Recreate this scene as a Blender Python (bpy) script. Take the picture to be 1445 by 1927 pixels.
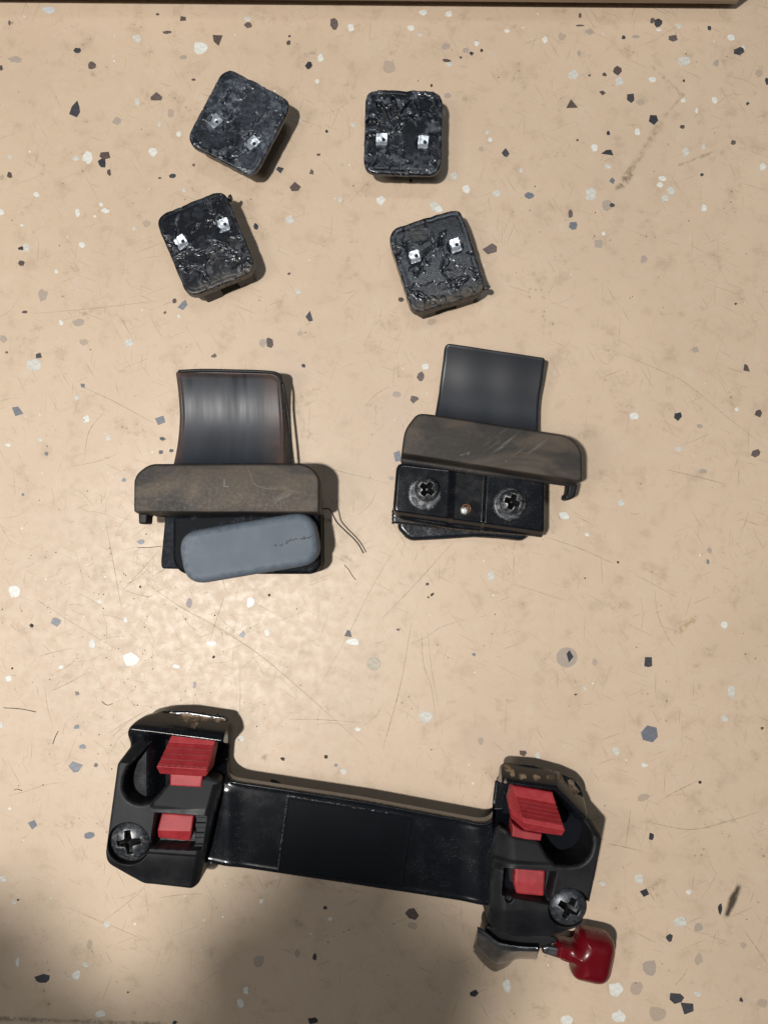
import bpy, math, random
import numpy as np
from mathutils import Vector

for o in list(bpy.data.objects):
    bpy.data.objects.remove(o)
sc = bpy.context.scene
col = sc.collection
random.seed(7)
RNG = np.random.RandomState(11)

# ------------------------------------------------------------------ camera
HC, TILT, FPX = 260.0, math.radians(3.0), 1444.0          # mm, rad, focal length in photo pixels
CAM = np.array([0.0, -HC * math.sin(TILT), HC * math.cos(TILT)])
cd = bpy.data.cameras.new('camera')
cam = bpy.data.objects.new('camera', cd)
col.objects.link(cam)
cam.location = CAM / 1000
cam.rotation_euler = (TILT, 0, 0)
cd.sensor_fit = 'VERTICAL'
cd.angle = 2 * math.atan(963.5 / FPX)
cd.clip_start = 0.005
cd.clip_end = 20
sc.camera = cam

# ------------------------------------------------------------------ world and lamps (indoor workshop light)
w = bpy.data.worlds.new('World')
sc.world = w
w.use_nodes = True
w.node_tree.nodes['Background'].inputs[0].default_value = (0.80, 0.86, 0.90, 1)
w.node_tree.nodes['Background'].inputs[1].default_value = 0.060


def lamp(name, loc, size, power, color=(1, 1, 1), shape='DISK', sizey=None, target=(0, 0, 0)):
    l = bpy.data.lights.new(name, 'AREA')
    l.shape = shape
    l.size = size
    if sizey:
        l.size_y = sizey
    l.energy = power
    l.color = color
    o = bpy.data.objects.new(name, l)
    col.objects.link(o)
    o.location = loc
    d = Vector(target) - Vector(loc)
    o.rotation_euler = d.to_track_quat('-Z', 'Y').to_euler()
    return o


lamp('ceiling_lamp', (-0.232, -0.090, 0.85), 0.042, 7.9, (1.0, 0.975, 0.94))
lamp('bench_lamp', (-0.62, -0.16, 0.95), 0.22, 2.3, (1.0, 0.98, 0.95), 'RECTANGLE', 0.30, (-0.12, -0.05, 0))
lamp('far_fill', (0.20, 0.62, 1.8), 0.6, 3.2, (0.90, 0.96, 1.0), 'RECTANGLE', 0.12)  # soft fill added for ceiling bounce, not a fixture

sc.view_settings.view_transform = 'Standard'
sc.view_settings.look = 'None'
sc.view_settings.exposure = 0.0
sc.view_settings.gamma = 1.0

# ------------------------------------------------------------------ helpers
S = 0.001


def P(px, py, h=0.0):
    """photo pixel -> world mm on the horizontal plane z = h"""
    px = np.asarray(px, float)
    py = np.asarray(py, float)
    a = (px - 722.5) / FPX
    b = (963.5 - py) / FPX
    dx = a
    dy = b * math.cos(TILT) + math.sin(TILT)
    dz = b * math.sin(TILT) - math.cos(TILT)
    t = (h - CAM[2]) / dz
    return CAM[0] + t * dx, CAM[1] + t * dy


def W(px, py, h=0.0):
    x, y = P(px, py, h)
    return Vector((float(x), float(y), float(h)))


def crop(ox, oy, s):
    return lambda pts: [(ox + x / s, oy + y / s) for x, y in pts]


def fillet(pts, r, n=6):
    out = []
    m = len(pts)
    for i in range(m):
        p0, p1, p2 = np.array(pts[i - 1], float), np.array(pts[i], float), np.array(pts[(i + 1) % m], float)
        rr = r[i] if isinstance(r, (list, tuple)) else r
        l0, l2 = np.linalg.norm(p0 - p1), np.linalg.norm(p2 - p1)
        d = min(rr, l0 * .48, l2 * .48)
        if d < 0.3:
            out.append(tuple(p1))
            continue
        a = p1 + (p0 - p1) / l0 * d
        b = p1 + (p2 - p1) / l2 * d
        for k in range(n + 1):
            t = k / n
            # a touch rounder than a plain quadratic
            q = (1 - t) ** 2 * a + 2 * t * (1 - t) * p1 + t * t * b
            out.append(tuple(q))
    return out


def rrect(cx, cy, w_, h_, ang, r, n=8):
    c, s = math.cos(ang), math.sin(ang)
    pts = [(-w_ / 2, -h_ / 2), (w_ / 2, -h_ / 2), (w_ / 2, h_ / 2), (-w_ / 2, h_ / 2)]
    pts = fillet(pts, r, n)
    return [(cx + x * c - y * s, cy + x * s + y * c) for x, y in pts]


def circle(cx, cy, r, n=40):
    return [(cx + r * math.cos(2 * math.pi * k / n), cy + r * math.sin(2 * math.pi * k / n)) for k in range(n)]


def sdf(X, Y, poly):
    """signed distance (negative inside) and nearest boundary point"""
    best = np.full(X.shape, 1e18)
    nx = np.zeros(X.shape)
    ny = np.zeros(X.shape)
    inside = np.zeros(X.shape, bool)
    n = len(poly)
    for i in range(n):
        x0, y0 = poly[i]
        x1, y1 = poly[(i + 1) % n]
        ex, ey = x1 - x0, y1 - y0
        L = ex * ex + ey * ey
        if L < 1e-12:
            continue
        t = np.clip(((X - x0) * ex + (Y - y0) * ey) / L, 0, 1)
        qx, qy = x0 + t * ex, y0 + t * ey
        d = (X - qx) ** 2 + (Y - qy) ** 2
        m = d < best
        best = np.where(m, d, best)
        nx = np.where(m, qx, nx)
        ny = np.where(m, qy, ny)
        if y0 != y1:
            cnd = (y0 > Y) != (y1 > Y)
            inside ^= cnd & (X < (x1 - x0) * (Y - y0) / (y1 - y0) + x0)
    D = np.sqrt(best)
    return np.where(inside, -D, D), nx, ny


def sd(X, Y, poly):
    return sdf(X, Y, poly)[0]


def seg(X, Y, a, b):
    ex, ey = b[0] - a[0], b[1] - a[1]
    t = np.clip(((X - a[0]) * ex + (Y - a[1]) * ey) / (ex * ex + ey * ey), 0, 1)
    return np.hypot(X - a[0] - t * ex, Y - a[1] - t * ey)


def side(X, Y, a, b):
    """signed distance to the line a->b, positive on the image-lower side for a left-to-right line"""
    ex, ey = b[0] - a[0], b[1] - a[1]
    L = math.hypot(ex, ey)
    return ((Y - a[1]) * ex - (X - a[0]) * ey) / L


def ss(a, b, x):
    t = np.clip((x - a) / (b - a), 0, 1)
    return t * t * (3 - 2 * t)


_lat = {}


def vn(X, Y, scale, seed=0):
    if seed not in _lat:
        _lat[seed] = np.random.RandomState(seed + 100).rand(128, 128)
    T = _lat[seed]
    x, y = X / scale, Y / scale
    xi, yi = np.floor(x).astype(int), np.floor(y).astype(int)
    fx, fy = x - xi, y - yi
    fx = fx * fx * (3 - 2 * fx)
    fy = fy * fy * (3 - 2 * fy)
    a = T[xi % 128, yi % 128]
    b = T[(xi + 1) % 128, yi % 128]
    c = T[xi % 128, (yi + 1) % 128]
    d = T[(xi + 1) % 128, (yi + 1) % 128]
    return (a * (1 - fx) + b * fx) * (1 - fy) + (c * (1 - fx) + d * fx) * fy


def fbm(X, Y, scale, seed=0, oct_=4):
    v, amp, tot = 0, 1.0, 0
    for k in range(oct_):
        v = v + amp * vn(X, Y, scale / 2 ** k, seed + k)
        tot += amp
        amp *= .5
    return v / tot


def er(D, r, mm=0.17):
    """edge rounding: drop in mm near the outline, r in pixels"""
    t = np.clip(1 + D / r, 0, 1)
    return r * mm * (1 - np.sqrt(np.clip(1 - t * t, 0, 1)))


def link(o, parent=None):
    col.objects.link(o)
    if parent is not None:
        o.parent = parent
    return o


def origin_of(parent):
    v = Vector((0, 0, 0))
    p = parent
    while p is not None:
        v += p.location
        p = p.parent
    return v * 1000


def empty(name, px, py, label, cat, group=None, h=0):
    o = bpy.data.objects.new(name, None)
    o.empty_display_size = 0.01
    o.location = W(px, py, h) * S
    o['label'] = label
    o['category'] = cat
    if group:
        o['group'] = group
    return link(o)


def mesh_obj(name, verts, faces, mat, parent=None, smooth=True, attrs=None):
    """verts in world mm"""
    org = np.array(origin_of(parent)) if parent is not None else np.zeros(3)
    v = (np.asarray(verts, float) - org) * S
    me = bpy.data.meshes.new(name)
    me.from_pydata(v.tolist() if len(v) < 5000 else v, [], faces)
    me.update()
    if smooth:
        me.polygons.foreach_set('use_smooth', [True] * len(me.polygons))
    if attrs:
        for k, a in attrs.items():
            at = me.attributes.new(k, 'FLOAT', 'POINT')
            at.data.foreach_set('value', np.asarray(a, np.float32))
    me.materials.append(mat)
    o = bpy.data.objects.new(name, me)
    return link(o, parent)


def hf(name, poly, fz, h0, zb, mat, parent=None, res=1.2, thick=None, smooth=True):
    """a solid whose outline is POLY (photo pixels seen on the plane z=h0) with top relief fz(X, Y, D)"""
    xs = [p[0] for p in poly]
    ys = [p[1] for p in poly]
    gx = np.arange(min(xs) - 1.5 * res, max(xs) + 2.5 * res, res)
    gy = np.arange(min(ys) - 1.5 * res, max(ys) + 2.5 * res, res)
    X, Y = np.meshgrid(gx, gy, indexing='ij')
    D, nx, ny = sdf(X, Y, poly)
    ins = D < 0
    cell = ins[:-1, :-1] | ins[1:, :-1] | ins[1:, 1:] | ins[:-1, 1:]
    out = D > 0
    X = np.where(out, nx, X)
    Y = np.where(out, ny, Y)
    near = (~out) & (D > -0.25 * res)
    X = np.where(near, nx, X)
    Y = np.where(near, ny, Y)
    D = np.minimum(D, 0)
    D = np.where(near, 0, D)
    r = fz(X, Y, D)
    Z, at = r if isinstance(r, tuple) else (r, {})
    Z = np.broadcast_to(Z, X.shape)
    idx = -np.ones(X.shape, int)
    ci, cj = np.nonzero(cell)
    use = np.zeros(X.shape, bool)
    for a, b in ((0, 0), (1, 0), (1, 1), (0, 1)):
        use[ci + a, cj + b] = True
    idx[use] = np.arange(use.sum())
    wx, wy = P(X[use], Y[use], h0)
    V = np.stack([wx, wy, Z[use]], 1)
    # image y runs down: this order gives upward normals
    F = np.stack([idx[ci, cj], idx[ci, cj + 1], idx[ci + 1, cj + 1], idx[ci + 1, cj]], 1)
    n = len(V)
    # boundary edges
    E = np.concatenate([F[:, [0, 1]], F[:, [1, 2]], F[:, [2, 3]], F[:, [3, 0]]])
    key = np.sort(E, 1)
    k1 = key[:, 0].astype(np.int64) * n + key[:, 1]
    u, inv, cnt = np.unique(k1, return_inverse=True, return_counts=True)
    B = E[cnt[inv] == 1]
    bv = np.unique(B)
    mp = -np.ones(n, int)
    top = V[bv]
    bot = V[bv].copy()
    if thick is not None:
        bot[:, 2] -= thick
    else:
        bot[:, 2] = np.minimum(zb, bot[:, 2] - 0.01)
    mp[bv] = np.arange(len(bv))
    V2 = np.concatenate([V, top, bot])
    t0, b0 = n, n + len(bv)
    SF = np.stack([t0 + mp[B[:, 1]], t0 + mp[B[:, 0]], b0 + mp[B[:, 0]], b0 + mp[B[:, 1]]], 1)
    faces = [F, SF]
    A = {k: np.concatenate([np.broadcast_to(a, X.shape)[use], np.broadcast_to(a, X.shape)[use][bv], np.broadcast_to(a, X.shape)[use][bv]]) for k, a in at.items()}
    if thick is not None:
        nb = len(V2)
        low = V.copy()
        low[:, 2] -= thick
        V2 = np.concatenate([V2, low])
        faces.append(F[:, ::-1] + nb)
        A = {k: np.concatenate([a, a[:n]]) for k, a in A.items()}
    FA = np.concatenate(faces)
    return mesh_obj(name, V2, FA.tolist(), mat, parent, smooth, A)


def tube(name, pts, rad, mat, parent=None, n=6):
    """pts: list of world-mm Vectors, rad: number or list"""
    m = len(pts)
    V, F = [], []
    for i, p in enumerate(pts):
        d = (pts[min(i + 1, m - 1)] - pts[max(i - 1, 0)]).normalized()
        a = d.cross(Vector((0, 0, 1)))
        if a.length < 1e-4:
            a = Vector((1, 0, 0))
        a.normalize()
        b = d.cross(a)
        r = rad[i] if isinstance(rad, (list, tuple)) else rad
        for k in range(n):
            t = 2 * math.pi * k / n
            V.append(tuple(p + (a * math.cos(t) + b * math.sin(t)) * r))
    for i in range(m - 1):
        for k in range(n):
            F.append((i * n + k, i * n + (k + 1) % n, (i + 1) * n + (k + 1) % n, (i + 1) * n + k))
    F.append(tuple(range(n))[::-1])
    F.append(tuple((m - 1) * n + k for k in range(n)))
    return mesh_obj(name, V, F, mat, parent)


def spline(pts, n=8):
    out = []
    m = len(pts)
    for i in range(m - 1):
        p0, p1, p2, p3 = pts[max(i - 1, 0)], pts[i], pts[i + 1], pts[min(i + 2, m - 1)]
        for k in range(n):
            t = k / n
            out.append(0.5 * (2 * p1 + (p2 - p0) * t + (2 * p0 - 5 * p1 + 4 * p2 - p3) * t * t + (3 * p1 - p0 - 3 * p2 + p3) * t ** 3))
    out.append(pts[-1])
    return out


# ------------------------------------------------------------------ materials
class N:
    def __init__(self, name):
        self.m = bpy.data.materials.new(name)
        self.m.use_nodes = True
        self.t = self.m.node_tree
        self.b = self.t.nodes['Principled BSDF']
        self.tc = self.t.nodes.new('ShaderNodeTexCoord').outputs['Object']

    def new(self, typ, **kw):
        n = self.t.nodes.new(typ)
        for k, v in kw.items():
            setattr(n, k, v)
        return n

    def set(self, sock, v):
        if hasattr(v, 'is_output'):
            self.t.links.new(v, sock)
        elif isinstance(v, (tuple, list)) and len(v) == 3 and sock.type == 'RGBA':
            sock.default_value = (*v, 1)
        else:
            sock.default_value = v

    def noise(self, scale, detail=4, rough=.55, vec=None, dist=0):
        n = self.new('ShaderNodeTexNoise')
        n.inputs['Scale'].default_value = scale
        n.inputs['Detail'].default_value = detail
        n.inputs['Roughness'].default_value = rough
        n.inputs['Distortion'].default_value = dist
        self.set(n.inputs['Vector'], vec if vec is not None else self.tc)
        return n.outputs['Fac']

    def map(self, scale=(1, 1, 1), rot=(0, 0, 0), loc=(0, 0, 0)):
        r = self.new('ShaderNodeMapping')          # turn first, then stretch
        r.inputs['Rotation'].default_value = rot
        self.t.links.new(self.tc, r.inputs['Vector'])
        n = self.new('ShaderNodeMapping')
        n.inputs['Scale'].default_value = scale
        n.inputs['Location'].default_value = loc
        self.t.links.new(r.outputs[0], n.inputs['Vector'])
        return n.outputs[0]

    def ramp(self, v, a, b, lo=0.0, hi=1.0):
        n = self.new('ShaderNodeMapRange', interpolation_type='SMOOTHSTEP')
        self.set(n.inputs['Value'], v)
        n.inputs['From Min'].default_value = a
        n.inputs['From Max'].default_value = b
        n.inputs['To Min'].default_value = lo
        n.inputs['To Max'].default_value = hi
        return n.outputs[0]

    def mix(self, f, a, b):
        n = self.new('ShaderNodeMix', data_type='RGBA')
        self.set(n.inputs[0], f)
        self.set(n.inputs[6], a)
        self.set(n.inputs[7], b)
        return n.outputs[2]

    def math(self, op, a, b=0.0, c=0.0):
        n = self.new('ShaderNodeMath', operation=op)
        self.set(n.inputs[0], a)
        self.set(n.inputs[1], b)
        self.set(n.inputs[2], c)
        return n.outputs[0]

    def attr(self, name):
        return self.new('ShaderNodeAttribute', attribute_name=name).outputs['Fac']

    def bump(self, h, strength=.3, dist=.0002, prev=None):
        n = self.new('ShaderNodeBump')
        n.inputs['Strength'].default_value = strength
        n.inputs['Distance'].default_value = dist
        self.set(n.inputs['Height'], h)
        if prev is not None:
            self.t.links.new(prev, n.inputs['Normal'])
        return n.outputs[0]

    def done(self, color=None, rough=None, normal=None, metal=None, spec=None, coat=None):
        for k, v in (('Base Color', color), ('Roughness', rough), ('Normal', normal), ('Metallic', metal), ('Specular IOR Level', spec), ('Coat Weight', coat)):
            if v is not None:
                self.set(self.b.inputs[k], v)
        return self.m


def mat_flat(name, c, rough=.5, metal=0.0, spec=.5, var=.25, scale=900):
    n = N(name)
    f = n.noise(scale, 4)
    col_ = n.mix(n.ramp(f, .3, .7), tuple(x * (1 - var) for x in c), tuple(min(1, x * (1 + var)) for x in c))
    return n.done(col_, rough, None, metal, spec)


def M_rubber():
    n = N('chewed_black_rubber')
    wr = n.attr('wear')
    dirt = n.attr('dirt')
    f = n.noise(700, 6, .65)
    f2 = n.noise(2600, 3, .6)
    k = n.math('MULTIPLY', wr, n.ramp(f, .35, .65, .25, 1.0))
    c = n.mix(k, (.0042, .0054, .0080), (.085, .098, .122))  # pale blue-grey carries scuffs plus painted glints and sheen
    c = n.mix(n.math('MULTIPLY', dirt, n.ramp(f, .35, .6)), c, (.075, .058, .042))
    r = n.math('ADD', n.ramp(f2, .3, .7, .16, .34), n.math('MULTIPLY', dirt, .3))
    r = n.math('ADD', r, n.math('MULTIPLY', wr, .2))
    return n.done(c, r, n.bump(f2, .10, .0001), spec=.50)


def M_tongue(streaks=1.0, brown=1.0, base=(.045, .050, .058), rough=.36, spec=.5):
    n = N('curved_steel')
    st = n.noise(220, 5, .6, n.map((1, .07, .3)))
    st2 = n.noise(330, 3, .5, n.map((1, .06, .3), loc=(.3, .1, 0)))
    big = n.noise(90, 4)
    dark = n.attr('dark')
    br = n.attr('brown')
    c = n.mix(n.ramp(st, .35, .7, 0, streaks), base, tuple(x * 1.25 for x in base))
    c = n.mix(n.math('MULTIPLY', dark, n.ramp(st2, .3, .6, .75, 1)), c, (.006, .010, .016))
    c = n.mix(n.math('MULTIPLY', br, n.ramp(big, .3, .6, .3 * brown, brown)), c, (.095, .060, .047))
    r = n.ramp(st2, .3, .7, rough - .04 * streaks, rough + .05 * streaks)
    return n.done(c, r, n.bump(n.noise(1200, 3), .06, .0001), metal=.05, spec=spec)


def M_cover(seed):
    n = N('dusty_plastic_cover')
    big = n.noise(70, 6, .6, n.map((.6, 1.3, 1), loc=(seed, seed * .7, 0)), 1.0)
    fine = n.noise(900, 5, .7)
    scr = n.noise(260, 4, .7, n.map((3.4, .16, 1), rot=(0, 0, .95), loc=(seed, 0, 0)))
    band = n.attr('scuff')
    edge = n.attr('edge')
    c = n.mix(n.ramp(big, .38, .60), (.026, .023, .020), (.070, .054, .040))
    c = n.mix(n.ramp(big, .58, .74, 0, .75), c, (.115, .086, .058))
    c = n.mix(n.ramp(fine, .5, .8, 0, .30), c, (.10, .085, .068))
    c = n.mix(n.math('MULTIPLY', band, n.ramp(scr, .5, .66)), c, (.145, .135, .118))
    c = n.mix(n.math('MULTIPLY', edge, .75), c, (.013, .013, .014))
    return n.done(c, n.ramp(fine, .3, .7, .50, .68), n.bump(fine, .25, .00015), spec=.28)


def M_enamel():
    n = N('glossy_black_enamel')
    ru = n.attr('rust')
    f = n.noise(900, 5, .65)
    d = n.noise(150, 5, .6)
    spk = n.noise(3500, 2, .5)
    c = n.mix(n.ramp(d, .5, .8, 0, .25), (.0045, .0052, .0072), (.010, .011, .013))
    c = n.mix(n.math('MULTIPLY', n.ramp(spk, .62, .70), n.ramp(d, .42, .60, .08, .6)), c, (.10, .105, .11))
    rc = n.mix(n.ramp(n.noise(420, 4), .40, .66), (.075, .046, .030), (.26, .185, .115))
    c = n.mix(ru, c, rc)
    r = n.math('ADD', n.ramp(d, .35, .75, .17, .23), n.math('MULTIPLY', ru, .5))
    return n.done(c, r, n.bump(f, .10, .0001), spec=.5)


def M_plastic():
    n = N('matte_black_plastic')
    f = n.noise(3200, 3)
    g = n.noise(160, 5)
    ed = n.attr('edge')
    c = n.mix(n.ramp(g, .35, .7), (.0062, .0064, .0078), (.0100, .0102, .0118))
    c = n.mix(n.math('MULTIPLY', ed, n.ramp(n.noise(500, 4), .4, .65, .1, .8)), c, (.035, .035, .037))
    return n.done(c, n.ramp(g, .3, .7, .44, .56), n.bump(f, .22, .00008), spec=.25)


def M_red():
    n = N('faded_red_plastic')
    g = n.noise(300, 5)
    s = n.noise(900, 4, .6, n.map((.25, 2, 1)))
    gr = n.attr('edge')
    c = n.mix(n.ramp(g, .3, .7), (.285, .020, .026), (.36, .034, .040))
    c = n.mix(n.ramp(s, .58, .75, 0, .35), c, (.46, .10, .10))
    c = n.mix(n.math('MULTIPLY', gr, .85), c, (.05, .007, .009))
    dst = n.math('MULTIPLY', n.ramp(n.noise(190, 6, .7), .52, .72), n.ramp(n.noise(1500, 4, .7), .40, .62))
    c = n.mix(n.math('MULTIPLY', dst, .45), c, (.12, .05, .045))
    return n.done(c, .52, n.bump(n.noise(1800, 4), .22, .0001), spec=.4)


def M_vinyl():
    n = N('dipped_red_vinyl')
    g = n.noise(120, 3)
    c = n.mix(n.ramp(g, .3, .7), (.100, .0022, .0060), (.130, .0040, .0085))
    return n.done(c, .27, n.bump(n.noise(260, 2), .06, .0004), spec=.36)


def M_screw(c0=(.030, .033, .038), metal=.55):
    n = N('worn_black_screw')
    g = n.noise(700, 5, .7)
    wr = n.attr('wear')
    c = n.mix(n.ramp(g, .35, .7), c0, tuple(x * 2.3 for x in c0))
    c = n.mix(n.math('MULTIPLY', wr, n.ramp(g, .4, .65)), c, (.42, .40, .37))
    c = n.mix(n.attr('recess_shade'), c, (.004, .004, .004))  # shade inside the cross recess, painted into the head colour
    return n.done(c, n.ramp(g, .3, .7, .28, .5), n.bump(g, .25, .0001), metal=metal)


def M_steel():
    n = N('scuffed_steel')
    g = n.noise(140, 4, .55)
    s = n.noise(900, 3, .6, n.map((.2, 3, 1)))
    c = n.mix(n.ramp(g, .35, .7), (.20, .205, .215), (.40, .405, .42))
    c = n.mix(n.ramp(s, .55, .75, 0, .5), c, (.12, .12, .13))
    return n.done(c, n.ramp(g, .3, .7, .16, .30), n.bump(n.noise(900, 3), .06, .0001), metal=.95)


def M_pad():
    n = N('grey_rubber_pad')
    g = n.noise(130, 5)
    f = n.noise(2600, 3)
    wr = n.attr('wear')
    c = n.mix(n.ramp(g, .3, .7), (.082, .104, .132), (.100, .122, .152))
    c = n.mix(n.math('MULTIPLY', wr, n.ramp(n.noise(500, 5), .4, .62, .1, .8)), c, (.15, .17, .195))
    return n.done(c, .55, n.bump(f, .2, .00008), spec=.28)


def M_table():
    n = N('tan_flaked_coating')
    big = n.noise(14, 4)
    mid = n.noise(120, 6, .65)
    fine = n.noise(1500, 4, .65)
    c = n.mix(n.ramp(big, .3, .7), (.525, .402, .288), (.570, .440, .318))
    c = n.mix(n.ramp(mid, .50, .75, 0, .6), c, (.385, .285, .195))
    c = n.mix(n.ramp(mid, .25, .45, .5, 0), c, (.57, .475, .38))
    c = n.mix(n.ramp(fine, .58, .78, 0, .30), c, (.36, .28, .20))
    # fine random scratches in several directions
    sc_all = None
    for k, a in enumerate((.35, -.5, 1.2, 1.9, -1.1, .05, 2.6)):
        v = n.noise(850, 2, .5, n.map((2.4, .07, 1), rot=(0, 0, a), loc=(k * .37, k * .21, 0)))
        m = n.ramp(v, .685, .73, 0, .6)
        sc_all = m if sc_all is None else n.math('MAXIMUM', sc_all, m)
    gate = n.ramp(n.noise(28, 3), .36, .60, .15, 1.0)
    c = n.mix(n.math('MULTIPLY', sc_all, gate), c, (.27, .20, .135))
    # greasy yellow-brown smudges and short grey scuffs
    smu = n.math('MULTIPLY', n.ramp(n.noise(75, 6, .7, n.map((1, 1.4, 1), loc=(.7, .3, 0))), .56, .70), n.ramp(n.noise(420, 4, .7), .42, .66))
    c = n.mix(n.math('MULTIPLY', smu, .55), c, (.26, .19, .11))
    pal = n.math('MULTIPLY', n.ramp(n.noise(110, 5, .7, n.map(loc=(.2, .9, 0))), .58, .72), n.ramp(n.noise(900, 4, .7), .40, .62))
    c = n.mix(n.math('MULTIPLY', pal, .5), c, (.58, .49, .40))
    grain = n.noise(4200, 2, .6)
    c = n.mix(n.ramp(grain, .50, .75, 0, .30), c, (.36, .27, .185))
    # dirt freckles
    v = n.new('ShaderNodeTexVoronoi')
    v.inputs['Scale'].default_value = 420
    n.t.links.new(n.tc, v.inputs['Vector'])
    fr = n.math('MULTIPLY', n.ramp(v.outputs['Distance'], .10, .20, 1, 0), n.ramp(n.noise(60, 4), .56, .68))
    c = n.mix(n.math('MULTIPLY', fr, .7), c, (.14, .095, .055))
    # stains with a shape of their own: capsules broken up by noise
    sep = n.new('ShaderNodeSeparateXYZ')
    n.t.links.new(n.tc, sep.inputs[0])
    x, y = sep.outputs[0], sep.outputs[1]
    brk = n.noise(520, 5, .7)
    wob = n.noise(160, 4)

    def capsule(a, b, wpx, colr, amt, lo=.38, hi=.62):
        nonlocal c
        A, B = W(*a) * S, W(*b) * S
        ex, ey = B.x - A.x, B.y - A.y
        L = ex * ex + ey * ey
        px_, py_ = n.math('SUBTRACT', x, A.x), n.math('SUBTRACT', y, A.y)
        t = n.math('DIVIDE', n.math('ADD', n.math('MULTIPLY', px_, ex), n.math('MULTIPLY', py_, ey)), L)
        tc_ = n.math('MINIMUM', n.math('MAXIMUM', t, 0.0), 1.0)
        dx = n.math('SUBTRACT', px_, n.math('MULTIPLY', tc_, ex))
        dy = n.math('SUBTRACT', py_, n.math('MULTIPLY', tc_, ey))
        d = n.math('SQRT', n.math('ADD', n.math('MULTIPLY', dx, dx), n.math('MULTIPLY', dy, dy)))
        d = n.math('ADD', d, n.math('MULTIPLY', n.math('SUBTRACT', wob, .5), wpx * .00018 * 1.6))
        m = n.math('MULTIPLY', n.ramp(d, wpx * .00018 * .15, wpx * .00018, 1, 0), n.ramp(brk, lo, hi))
        c = n.mix(n.math('MULTIPLY', m, amt), c, colr)

    capsule((1240, 235), (1172, 345), 10, (.20, .14, .085), .55, .34, .66)
    capsule((1185, 325), (1166, 352), 11, (.11, .075, .045), .75, .36, .66)
    capsule((1225, 125), (1282, 178), 5, (.20, .13, .075), .55)
    capsule((1285, 178), (1252, 216), 4, (.20, .13, .075), .5)
    capsule((1278, 310), (1345, 285), 4, (.20, .14, .08), .5)
    capsule((1275, 1190), (1305, 1165), 9, (.30, .19, .08), .65, .36, .62)
    capsule((1388, 1670), (1368, 1720), 9, (.045, .032, .020), .95, .22, .45)
    capsule((500, 1425), (500, 1425), 11, (.12, .08, .04), .6)
    capsule((1020, 1440), (900, 1400), 60, (.48, .35, .27), .5, .1, .5)
    capsule((745, 760), (735, 880), 40, (.52, .39, .31), .4, .1, .5)
    capsule((520, 660), (560, 700), 34, (.52, .39, .31), .4, .1, .5)
    capsule((0, 1917), (310, 1927), 6, (.06, .045, .03), .6)
    rough = n.ramp(n.noise(300, 5), .3, .7, .38, .52)
    h = n.math('ADD', n.math('MULTIPLY', n.noise(1300, 4, .6, n.map((.6, 1.5, 1))), .7), n.math('MULTIPLY', n.noise(3200, 2), .4))
    h = n.math('SUBTRACT', h, n.math('MULTIPLY', sc_all, .35))
    return n.done(c, rough, n.bump(h, .13, .00020), spec=.42)


RUBBER = M_rubber()
MATTE = M_rubber()
MATTE.name = 'matte_black_rubber'
MATTE.node_tree.nodes['Principled BSDF'].inputs['Specular IOR Level'].default_value = .06
for l_ in list(MATTE.node_tree.nodes['Principled BSDF'].inputs['Roughness'].links):
    MATTE.node_tree.links.remove(l_)
MATTE.node_tree.nodes['Principled BSDF'].inputs['Roughness'].default_value = .55
ENAMEL = M_enamel()
PLASTIC = M_plastic()
RED = M_red()
VINYL = M_vinyl()
SCREW = M_screw()
STEEL = M_steel()
PAD = M_pad()
TABLE = M_table()
HOLE_SHADE = mat_flat('hole_shade', (.004, .004, .004), .8)
FOOT = mat_flat('black_foot_rubber', (.008, .008, .009), .6)
CLIP = mat_flat('bright_zinc_clip', (.55, .60, .66), .38, .7, .5, .30, 900)
COPPER = mat_flat('copper_ring', (.17, .085, .05), .45, .7)
PIN = mat_flat('grey_pin', (.45, .45, .44), .45, .5)

# ------------------------------------------------------------------ the work surface with its flakes
x0, x1, y0, y1 = -330, 330, -330, 420
nx_, ny_ = 8, 8
table = mesh_obj('work_surface',
                 [(x0, y0, 0), (x1, y0, 0), (x1, y1, 0), (x0, y1, 0), (x0, y0, -18), (x1, y0, -18), (x1, y1, -18), (x0, y1, -18)],
                 [(0, 1, 2, 3), (7, 6, 5, 4), (0, 4, 5, 1), (1, 5, 6, 2), (2, 6, 7, 3), (3, 7, 4, 0)], TABLE, None, False)
table['kind'] = 'structure'
table['label'] = 'tan speckled work surface with scattered paint flakes and scratches'

FL = {}


def flake_mat(name, c, var=.2, rough=.4):
    n = N(name)
    f = n.noise(900, 5, .65)
    scr = n.noise(500, 3, .6, n.map((3, .15, 1), rot=(0, 0, .6)))
    cc = n.mix(n.ramp(f, .3, .7), tuple(x * (1 - var) for x in c), tuple(min(.9, x * (1 + var * .5)) for x in c))
    cc = n.mix(n.ramp(scr, .62, .72, 0, .4), cc, tuple(x * .6 + .06 for x in c))
    return n.done(cc, rough, n.bump(f, .2, .0001), spec=.42)


FL['K'] = flake_mat('flake_black', (.036, .037, .043), .35)
FL['B'] = flake_mat('flake_brown', (.095, .068, .060))
FL['G'] = flake_mat('flake_grey', (.150, .160, .185))
FL['W'] = flake_mat('flake_white', (.66, .655, .60), .16)
FL['T'] = flake_mat('flake_faint', (.37, .305, .25), .06)
for k_, c_, v_ in (('K', (.055, .054, .060), .3), ('B', (.125, .095, .085), .25), ('G', (.19, .20, .225), .25), ('W', (.56, .545, .49), .2), ('T', (.41, .325, .25), .06)):
    FL[k_ + '2'] = flake_mat('flake_tone_' + {'K': 'charcoal', 'B': 'taupe', 'G': 'slate', 'W': 'cream', 'T': 'buried'}[k_], c_, v_)
FL['P'] = flake_mat('flake_putty', (.42, .37, .28), .25)

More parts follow.
